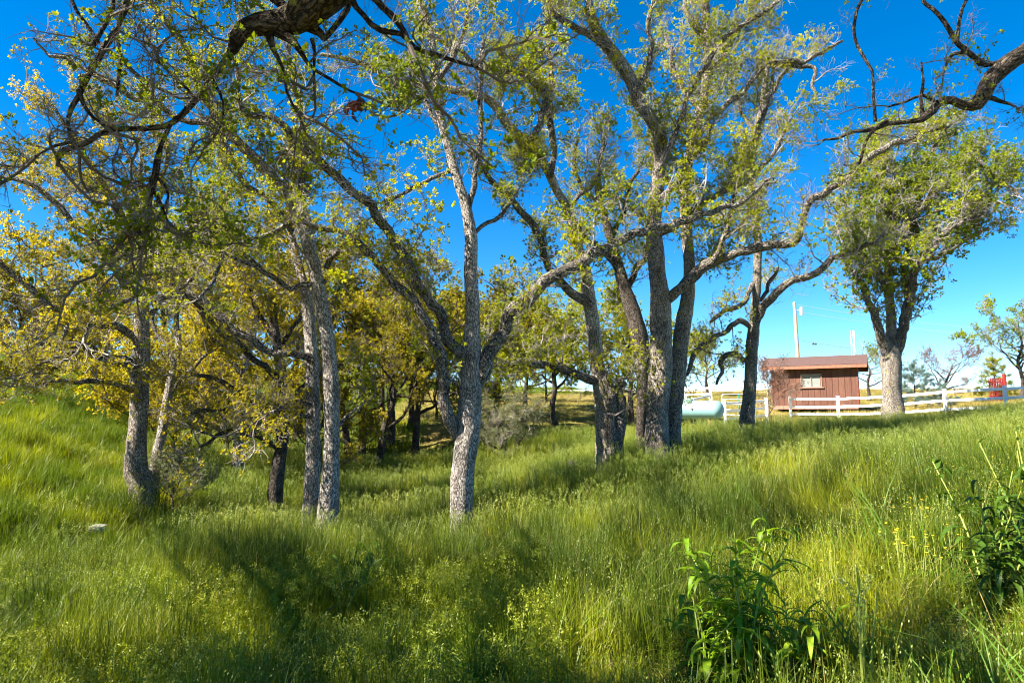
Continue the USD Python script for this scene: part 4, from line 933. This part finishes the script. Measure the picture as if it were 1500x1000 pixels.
def wire(name, label, a, b, sag, r, mat):
    t = np.linspace(0, 1, 40)[:, None]
    p = a * (1 - t) + b * t; p[:, 2] -= sag * 4 * (t * (1 - t))[:, 0]
    return tag(obj(name, tube(p, np.full(40, r), 5)[:2], mat), label, 'power line')
px0 = np.array([pb[0], pb[1] - .02, ptop - .1])
wire('power_line', 'upper pale overhead wire running right from the utility pole', px0 + np.array([.12, 0, -.1]), at(1640, 494, 52), .45, .013, WIRE)
wire('power_line', 'lower pale overhead wire running right from the utility pole', px0 + np.array([.1, 0, -.7]), at(1640, 505, 52), .45, .013, WIRE)
wire('power_line', 'dark service wire dipping from the pole towards the lattice mast', at(1176, 499, 59), at(1252, 511, 52), .02, .016, WIRE_D)
sp_ = at(1193, 504, 57.3)
tag(obj('cable_splice', (lambda m: m)(trimesh.util.concatenate([box(*sp_, .42, .09, .11, .03), box(sp_[0] - .1, sp_[1], sp_[2] + .08, .12, .06, .1, .02), box(sp_[0] + .12, sp_[1], sp_[2] + .07, .08, .05, .08, .02)])), WIRE_D), 'dark splice box hanging on the service wire over the shed roof', 'splice box')

# red corral panel
RED = plain('red_corral_paint', (.24, .022, .018), .6, .3, .2)
rp = at(1472, 566, 39.5); rp[2] = gz(rp[0], rp[1]); rt = at(1472, 548, 39.5)[2] - rp[2]
cor = thing('corral_panel', rp, 'red slatted corral panel with a taller end post beyond the fence at the right', 'panel')
obj('post', box(0, 0, (rt - .2) / 2, .14, .14, rt + .2, .01), RED, cor)
for k in range(9): obj('slat', box(-.13 - .095 * k, 0, (rt - .25) / 2 + .02, .06, .03, rt - .28, .006), RED, cor)
for z in (.3, rt - .45): obj('rail', box(-.5, .035, z, .9, .035, .08, .006), RED, cor)

# pale flat rock and dark stump in the grass
def rock(name, label, cat, px, py, d, s, seed, mat, lift=.30):
    m = trimesh.creation.icosphere(3)
    v = np.array(m.vertices)
    v = v * (1 + .5 * (meshkit.fbm(v * 1.6 + seed, 3, seed)[:, None] - .5)) * np.array(s)
    v = np.round(v / .06) * .02 + v * .667
    p = at(px, py, d); p[2] = gz(p[0], p[1]) + lift
    return tag(obj(name, (v + p, np.array(m.faces)), mat, smooth=30), label, cat)
rock('rock', 'pale flat rock lying in the grass of the left slope', 'rock', 147, 737, 11.6, (.16, .12, .07), 3, plain('pale_rock', (.19, .18, .155), .9, .1, .25, 9.0, .5))
rock('stump', 'small dark round stump in the grass left of the cut double stub', 'stump', 838, 650, 17.0, (.12, .12, .15), 8, plain('dark_stump', (.06, .05, .045), .9, .1, .4, 14.0, .6))

# dead leaves hanging from the near branch
DEAD = leaf_mat('dead_brown_leaf', (.06, .018, .012), (.13, .03, .02), (.19, .06, .03), trans=.2, rough=.45)
dl = at(524, 139, 3.5)
dead = thing('dead_leaf_cluster', dl, 'small cluster of curled dead brown leaves hanging from the near branch', 'dead leaves')
rng = np.random.default_rng(5)
def curled_leaf(length, width, d, up, curl, seed, wavy=.0, fold=.25, n=6):
    """long leaf as a grid, arching by curl"""
    rg = np.random.default_rng(seed)
    d = unit(d); s = unit(np.cross(d, up)); nrm = np.cross(s, d)
    V, F = [], []
    p, a = np.zeros(3), 0.0
    for k in range(n + 1):
        t = k / n
        w = width * (math.sin(math.pi * min(1, (.06 + .94 * t) ** .75)) ** .8 if t < 1 else .02)
        dd = d * math.cos(a) + nrm * math.sin(a); nn = -d * math.sin(a) + nrm * math.cos(a)
        wv = wavy * width
        V += [p - s * w + nn * (fold * w + wv * rg.normal()), p, p + s * w + nn * (fold * w + wv * rg.normal())]
        p = p + dd * length / n; a -= curl / n
    for k in range(n):
        i = 3 * k
        F += [[i, i + 1, i + 4], [i, i + 4, i + 3], [i + 1, i + 2, i + 5], [i + 1, i + 5, i + 4]]
    return np.array(V), np.array(F)
for k in range(9):
    o = np.array([rng.normal(-.005, .026), rng.normal(0, .02), -.0 - .10 * rng.random()])
    v, f = curled_leaf(rng.uniform(.06, .09), .026, np.array([rng.normal(0, .5), rng.normal(0, .5), -1]), rng.normal(0, 1, 3), rng.uniform(.5, 2.0), 50 + k, .15, .5, 5)
    obj('leaf', (v + o, f), DEAD, dead)
obj('twig', tube(np.array([[0, 0, .01], [.004, 0, -.04], [-.004, .004, -.09]]), [.003, .0025, .002], 5)[:2], TWIG_DARK, dead)

# ------------------------------------------------------------------ tall weeds in the foreground
WEED = leaf_mat('dock_leaf', (.12, .22, .006), (.22, .34, .012), (.36, .46, .025), trans=.42, rough=.5, spec=.3)
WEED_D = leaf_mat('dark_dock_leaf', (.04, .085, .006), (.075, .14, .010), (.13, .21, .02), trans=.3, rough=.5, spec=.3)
STEM = plain('weed_stem', (.26, .30, .05), .6, .3, .25, 8.0)
SEED = leaf_mat('green_seed', (.20, .24, .05), (.32, .35, .09), (.44, .44, .15), trans=.3)
def dock(label, x, y, h, w, n, seed, leafm, heads=3, size=1.0):
    rg = np.random.default_rng(seed)
    z = gz(x, y)
    root = thing('dock_plant', (x, y, z), label, 'weed')
    stems = []
    for k in range(7):
        a = rg.uniform(0, 6.28); ln = rg.uniform(.1, .42) * w
        top = np.array([math.cos(a) * ln, math.sin(a) * ln, h * rg.uniform(.72, 1.0)])
        mid = top * np.array([.35, .35, .5]) + rg.normal(0, .02, 3)
        pts = spline(np.array([[math.cos(a) * .04, math.sin(a) * .04, -.05], mid, top]), .08)
        obj('stem', tube(pts, np.linspace(.009, .004, len(pts)), 6)[:2], STEM, root, smooth=True)
        stems.append(pts)
        if k < heads:
            sd = []
            tip = pts[-1]; o = unit(pts[-1] - pts[-3])
            for m in range(46):
                t = m / 46
                o2 = unit(o + np.array([math.cos(a), math.sin(a), -.9]) * t * .9)
                tip = tip + o2 * .0055
                for _ in range(2):
                    dr = unit(rg.normal(0, 1, 3)); sd.append(leaf_shape(tip + dr * .008, dr, rg.normal(0, 1, 3), .016, rg))
            obj('seed_head', joined(sd), SEED, root)
    for k in range(n):
        S = stems[rg.integers(0, len(stems))]
        i = rg.integers(1, len(S)); p = S[i]; t = i / len(S)
        a = rg.uniform(0, 6.28)
        ln = size * (.36 - .18 * t) * rg.uniform(.5, 1.3)
        d = np.array([math.cos(a), math.sin(a), rg.uniform(.35, 1.1)])
        v, f = curled_leaf(ln, ln * rg.uniform(.055, .10), d, (0, 0, 1), rg.uniform(.8, 3.0), seed * 100 + k, .10, .30, 7)
        obj('leaf', (v + p, f), leafm, root, smooth=True)
def ground_at(px, py):
    d = hit(px, py); p = at(px, py, d); return p[0], d
dx, dd_ = at(1092, 930, 5.0)[0], 5.0
dock('bright green dock weed with long curling leaves in the right foreground', dx, dd_, 1.10, 1.7, 290, 11, WEED, 0, 1.0)
dock('bright low dock weed spreading at the left foot of the tall curling one', at(1030, 940, 5.1)[0], 5.1, .6, 1.3, 130, 12, WEED, 0, .95)
dock('dark leafy dock weed with drooping tips at the right edge', at(1450, 820, 5.5)[0], 5.5, 1.15, 1.9, 280, 13, WEED_D, 0, .95)
dock('dark tall dock weed cut by the right edge of the picture', at(1510, 800, 5.9)[0], 5.9, 1.25, .9, 100, 14, WEED_D, 3)
dock('bright green dock weed at the right foot of the tall curling one', at(1150, 960, 4.9)[0], 4.9, .6, 1.1, 110, 17, WEED, 0, .95)
dock('slim dock stalk with yellow green seeds near the bottom right', at(1268, 980, 4.1)[0], 4.1, .98, .3, 10, 15, WEED, 2, .8)
dock('small dark dock weed in the shade left of the middle', at(505, 870, 7.2)[0], 7.2, .62, .7, 40, 16, WEED_D, 0)
# weed with arching leaves of hanging leaflets
wx = at(535, 850, 7.0)[0]
weed = thing('fern_weed', (wx, 7.0, gz(wx, 7.0)), 'dark weed whose arching leaves carry hanging leaflets, in the shade left of the middle', 'weed')
rg = np.random.default_rng(31)
st = spline(np.array([[0, 0, -.05], [.02, 0, .4], [.03, .01, .82]]), .06)
obj('stem', tube(st, np.linspace(.009, .004, len(st)), 6)[:2], WEED_D, weed, smooth=True)
for k, (a, z, ln) in enumerate([(0.1, .62, .30), (3.0, .60, .26), (.3, .46, .32), (3.4, .42, .28), (1.6, .66, .22), (4.7, .55, .24), (.2, .78, .14), (3.0, .78, .13)]):
    o = np.array([math.cos(a), math.sin(a), 0])
    rach = spline(np.array([[.02, 0, z], [.02 + o[0] * ln * .4, o[1] * ln * .4, z + .09], [.02 + o[0] * ln * .8, o[1] * ln * .8, z + .08], [.02 + o[0] * ln, o[1] * ln, z - .02]]), .04)
    lf = obj('leaf', tube(rach, np.linspace(.005, .002, len(rach)), 5)[:2], WEED_D, weed)
    for m in range(2, len(rach)):
        for sg in (-1, 1):
            v, f = curled_leaf(rg.uniform(.05, .09), .011, np.array([o[1] * sg * .5, -o[0] * sg * .5, -.6 - .4 * rg.random()]), o, rg.uniform(0, .6), 900 + 20 * k + m, .05, .2, 4)
            obj('leaflet', (v + rach[m], f), WEED_D, lf)

# ------------------------------------------------------------------ grass
def grass_mat(name, a, b, c, trans=.35, d=None):
    d = d or c
    nodes = {"g": ("geometry", {}), "n": ("noise_texture", {"scale": .55, "detail": 1.0, "roughness": .6}), "oi": ("object_info", {}),
             "md": ("math", {"math_type": "multiply_add", "value2": 1.1, "value3": -.55}), "mx": ("math", {"math_type": "multiply_add", "value2": .16}), "isl": ("math", {"math_type": "multiply_add", "value2": .84}),
             "r": ("rgb_ramp", {"ramp": [(.05, a), (.38, b), (.72, c), (.95, d)]}), "tc": ("mix", {"mix_type": "multiply", "fac": 1.0, "color2": (1.3, 1.25, .6)}),
             "p": ("principled_bsdf", {"roughness": .48, "specular_ior_level": .3}), "t": ("translucent_bsdf", {}), "mc": ("mix_closure", {"fac": trans})}
    links = [("g.position", "n.vector"), ("n.fac", "md.value1"), ("oi.random", "mx.value1"), ("md.value", "mx.value3"), ("g.random_per_island", "isl.value1"), ("mx.value", "isl.value3"), ("isl.value", "r.fac"),
             ("r.color", "p.base_color"), ("r.color", "tc.color1"), ("tc.color", "t.color"), ("p.BSDF", "mc.closure1"), ("t.BSDF", "mc.closure2")]
    return usdkit.material(stage, L(name), nodes, links, surface="mc.closure")
G_BRIGHT = grass_mat('bright_meadow_grass', (.075, .12, .003), (.28, .31, .004), (.54, .50, .009), .36, (.76, .66, .05))
G_BANK = grass_mat('bank_grass', (.07, .11, .005), (.28, .30, .009), (.56, .50, .022), .36, (.78, .68, .15))
G_SEED = grass_mat('grass_seed', (.20, .25, .05), (.32, .35, .09), (.46, .45, .18), .4)
G_BROME = grass_mat('brome_head', (.18, .22, .015), (.31, .31, .025), (.42, .37, .06), .4)
G_DRY = grass_mat('dry_grass', (.24, .19, .05), (.42, .33, .12), (.54, .42, .20), .3)
G_BROAD = grass_mat('broad_blade', (.08, .17, .016), (.14, .25, .025), (.24, .34, .05), .35)

rng = np.random.default_rng(77)
def disc(rg, n, R):
    """n places over a square of half side R with a ragged edge, so that tiles set side by side make an even cover"""
    q = rg.uniform(-R, R, (n, 2)) + rg.normal(0, .14 * R, (n, 2))
    return q[:, 0], q[:, 1]
def sward(seed, n, R, h, w, bend, seg=4, lean=(0, 0)):
    """n blades over a disc of radius R, one mesh"""
    rg = np.random.default_rng(seed)
    x, y = disc(rg, n, R)
    tuft = meshkit.fbm(np.stack([x * 4.4, y * 4.4, 0 * x + seed], 1), 2, seed)
    H = h * rg.uniform(.45, 1.15, n) * np.clip(1 + 2.4 * (tuft - .5), .25, 1.6); W = w * rg.uniform(.6, 1.35, n); B = np.abs(rg.normal(0, bend, n)) * (1 + 1.6 * (rg.random(n) < .12)); A = rg.uniform(0, 2 * math.pi, n)
    o = np.stack([np.cos(A) + lean[0], np.sin(A) + lean[1], 0 * A], 1)
    sa = A + math.pi / 2 + rg.normal(0, .8, n); s = np.stack([np.cos(sa), np.sin(sa), 0 * A], 1)
    p = np.stack([x, y, np.full(n, -.05)], 1)
    V = []
    for k in range(seg):
        t = k / (seg - 1)
        q = p + o * (B * H * t * t)[:, None]; q[:, 2] += H * (t - .30 * np.minimum(B, 1.5) * t * t)
        ww = (W * (1 - t ** 1.6) / 2)[:, None]
        V += [q - s * ww, q + s * ww] if k < seg - 1 else [q]
    m = len(V); V = np.stack(V, 1).reshape(-1, 3); F = []
    for k in range(seg - 2):
        i = 2 * k; F += [[i, i + 1, i + 3], [i, i + 3, i + 2]]
    i = 2 * (seg - 2); F.append([i, i + 1, i + 2])
    return V, (np.arange(n)[:, None, None] * m + np.array(F)[None]).reshape(-1, 3)
def heads(seed, n, R, h, kind):
    """n flowering stems with their spikelets over a disc"""
    rg = np.random.default_rng(seed); st, hd = [], []
    X, Y = disc(rg, n, R)
    for x, y in zip(X, Y):
        p = np.array([x, y, -.05]); hh = h * rg.uniform(.7, 1.15)
        la = rg.uniform(0, 6.28); ln = rg.uniform(.05, .30) * hh; o = np.array([math.cos(la), math.sin(la), 0])
        pts = np.array([p, p + o * ln * .15 + [0, 0, hh * .45], p + o * ln * .5 + [0, 0, hh * .8], p + o * ln + [0, 0, hh]])
        sd_ = np.array([-o[1], o[0], 0]) * .0016
        st.append((np.concatenate([pts - sd_, pts + sd_]), np.array([[0, 4, 5], [0, 5, 1], [1, 5, 6], [1, 6, 2], [2, 6, 7], [2, 7, 3]])))
        m = 14 if kind == 'oat' else 12
        k = np.arange(m)
        t = (.60 if kind == 'oat' else .80) + (.40 if kind == 'oat' else .20) * (k + rg.random(m)) / m
        i = np.minimum((t * 3).astype(int), 2); fr = (t * 3 - i)[:, None]; q = pts[i] * (1 - fr) + pts[i + 1] * fr
        b = rg.uniform(0, 6.28, m)
        rad = rg.uniform(.012, .05, m) * (1.5 - t) * 1.5 if kind == 'oat' else rg.uniform(.004, .016, m)
        e = q + np.stack([np.cos(b) * rad, np.sin(b) * rad, .1 * rad], 1)
        d = unit(np.stack([np.cos(b) * .5, np.sin(b) * .5, np.full(m, -.9) if kind == 'oat' else rg.uniform(-.6, .6, m)], 1))
        L_ = (rg.uniform(.012, .021, m) if kind == 'oat' else rg.uniform(.016, .028, m))[:, None]
        s = unit(np.cross(d, rg.normal(0, 1, (m, 3)))) * L_ * .19
        V = np.stack([e, e + d * L_ * .45 + s, e + d * L_, e + d * L_ * .45 - s], 1).reshape(-1, 3)
        hd.append((V, (k[:, None, None] * 4 + np.array([[0, 1, 2], [0, 2, 3]])[None]).reshape(-1, 3)))
    return joined(st), joined(hd)

def left_side(x, y):          # the slope and the gully left of the near bank
    return 1 / (1 + np.exp(-(-x - .45 * y - 1.2) * 1.6))
def patch(x, y, sc, seed, lo=.42, hi=.6):
    v = meshkit.fbm(np.stack([x * sc, y * sc, 0 * x], 1), 3, seed); return np.clip((v - lo) / (hi - lo), 0, 1)
LOW = np.array([(at(1090, 960, 4.5)[0], 4.5, .95), (at(1030, 960, 4.7)[0], 4.7, .7), (at(1462, 840, 5.1)[0], 5.1, .9), (at(535, 870, 6.5)[0], 6.5, .55)])   # the tall weeds keep the grass down around them
def tiles(step, y0, y1):
    """a grid over the ground the picture can see"""
    n = int(1.0 * y1 / step) + 4
    X, Y = np.meshgrid(np.arange(-n, n) * step, np.arange(y0 + step / 2, y1, step))
    x, y = X.ravel(), Y.ravel()
    k = np.abs(x) < .80 * y + 1.2
    return x[k], y[k]
def lay(name, label, protos, x, y, R, smin, smax, lean=.45):
    z = ground_z(x, y)
    e = R * .7
    nx, ny = -(ground_z(x + e, y) - ground_z(x - e, y)) / (2 * e), -(ground_z(x, y + e) - ground_z(x, y - e)) / (2 * e)
    z = (z * 2 + ground_z(x + e, y) + ground_z(x - e, y) + ground_z(x, y + e) + ground_z(x, y - e)) / 6
    nrm = unit(np.stack([nx * lean, ny * lean, np.ones_like(nx)], 1))
    ax = np.stack([-nrm[:, 1], nrm[:, 0], 0 * nx], 1); an = np.arccos(np.clip(nrm[:, 2], -1, 1)) / 2
    tl = np.concatenate([np.cos(an)[:, None], unit(ax) * np.sin(an)[:, None]], 1)
    yaw = rng.integers(0, 4, len(x)) * math.pi / 4
    q = qmul(tl, np.stack([np.cos(yaw), 0 * yaw, 0 * yaw, np.sin(yaw)], 1))
    s = rng.uniform(.92, 1.1, len(x)); sz = rng.uniform(smin, smax, len(x)) * (.70 + .6 * meshkit.fbm(np.stack([x * .55, y * .55, 0 * x], 1), 3, 21))
    for lx, ly, lr in LOW:
        sz = sz * (1 - .62 * np.exp(-(((x - lx) ** 2 + (y - ly) ** 2) / lr ** 2) ** 2))
    pi = instancer('/World/' + name, protos, np.stack([x, y, z], 1), rng.integers(0, len(protos), len(x)), q, np.stack([s, s, sz], 1))
    tag(pi, label, 'grass', kind='stuff')
    print(name, len(x))
RN, RM, RF = .40, .42, 1.35
def straw(seed, n, R, h, w): return ('straw', sward(seed, n, R, h, w, .9, 4), G_DRY)
near_meadow = [[('blade', sward(200 + k, 1700, RN, .42, .0080, .55), G_BRIGHT), ('spikelet', heads(205 + k, 30, RN, .42, 'brome')[1], G_BROME), straw(210 + k, 60, RN, .36, .006)] for k in range(4)]
def bank_tile(seed, n, R, w, no):
    s, h = heads(seed + 5, no, R, .74, 'oat') if w < .010 else heads(seed + 5, no, R, .68, 'plume')
    return [('blade', joined([sward(seed, n, R, .52, w, .42), s]), G_BANK), ('spikelet', h, G_SEED), straw(seed + 9, n // 14, R, .52, w)]
def brome_tile(seed, n, R, w, no):
    s, h = heads(seed + 5, no, R, .46, 'brome')
    return [('blade', joined([sward(seed, n, R, .36, w, .5), s]), G_BRIGHT), ('spikelet', h, G_BROME)]
near_bank = [bank_tile(220 + k, 1400, RN, .0085, 50) for k in range(5)]
near_brome = [brome_tile(240 + k, 1300, RN, .0078, 190) for k in range(4)]
mid_meadow = [[('blade', sward(260 + k, 1000, RM, .42, .0125, .34, 3), G_BRIGHT)] for k in range(4)]
mid_bank = [bank_tile(280 + k, 800, RM, .0125, 75) for k in range(5)]
far_meadow = [[('blade', sward(300 + k, 2600, RF, .36, .021, .45, 3), G_BRIGHT)] for k in range(4)]
far_dry = [[('blade', sward(320 + k, 1800, RF, .20, .022, .6, 3), G_DRY)] for k in range(4)]
broad = [[('blade', sward(340 + k, 60, .35, .62, .015, .8, 6), G_BROAD)] for k in range(4)]
x, y = tiles(.80, 2.2, 10.2)
u = rng.random(len(x)); lf = left_side(x, y)
brm = (np.where(x < .06 * y - .2, .35 + .65 * patch(x, y, .6, 51), .10) * (y < 8.5)) > u
lay('brome_grass', 'short yellow green brome with soft heads in the left foreground', near_brome, x[brm], y[brm], RN, .8, 1.2)
mdw = ~brm & (lf > rng.random(len(x)))
lay('meadow_grass', 'bright green meadow grass of the near left slope', near_meadow, x[mdw], y[mdw], RN, .8, 1.2)
bnk = ~brm & ~mdw
lay('oat_grass', 'tall wild oat grass with pale hanging heads on the near right bank', near_bank, x[bnk], y[bnk], RN, .8, 1.15)
x, y = tiles(.84, 10.2, 24.5)
lf = left_side(x, y) > rng.random(len(x))
lay('meadow_grass_001', 'bright green grass of the left slope around the furrowed oak', mid_meadow, x[lf], y[lf], RM, .8, 1.15, .2)
lay('oat_grass_001', 'tall pale headed grass along the bank around the oak trunks', mid_bank, x[~lf], y[~lf], RM, .8, 1.1)
x, y = tiles(2.7, 24.5, 76)
dry = (x > -.16 * y) & (patch(x, y, .10, 31) < np.where(x > .1 * y, 1.1, .52)) & (y > 27)
lay('meadow_grass_002', 'short green grass on the slopes farther back', far_meadow, x[~dry], y[~dry], RF, .6, 1.0, .8)
lay('dry_grass', 'tan dry grass in patches in front of the far fence', far_dry, x[dry], y[dry], RF, .5, .9, .9)
x, y = tiles(.62, 2.6, 8)
k = (np.where(x > .10 * y, .6 * patch(x, y, .8, 61) + .35, .06)) > rng.random(len(x))
lay('broad_grass', 'broad bladed green grass in the right foreground', broad, x[k], y[k], .35, .75, 1.2)

FLOWER = plain('yellow_petal', (.75, .52, .02), .6, .2, .1)
def flower(seed):
    rg = np.random.default_rng(seed); st, pt = [], []
    for k in range(3):
        top = np.array([rg.normal(0, .05), rg.normal(0, .05), rg.uniform(.35, .5)])
        v, f, _ = tube(np.array([[0, 0, 0], top * .5 + rg.normal(0, .01, 3), top]), [.0025, .002, .0015], 3, cap=False); st.append((v, f))
        for m in range(5):
            a = m * 1.257; pt.append(leaf_shape(top, np.array([math.cos(a), math.sin(a), .4]), np.array([0, 0, 1]), .016, rg))
    return joined(st), joined(pt)
n = 80
fd = rng.uniform(6.0, 9.5, n)
fx = np.array([at(rng.normal(1345, 60), 700, d)[0] for d in fd]); fz = ground_z(fx, fd)
pi = instancer('/World/yellow_flower', [[('stem', s, STEM), ('petal', p, FLOWER)] for s, p in (flower(400 + k) for k in range(3))], np.stack([fx, fd, fz], 1), rng.integers(0, 3, n), quat_z_then(rng, n), rng.uniform(.8, 1.15, n))
tag(pi, 'scattered small yellow wildflowers in the grass of the right bank', 'wildflower', kind='stuff')
print(TREES, sum(n for _, n in TREES))
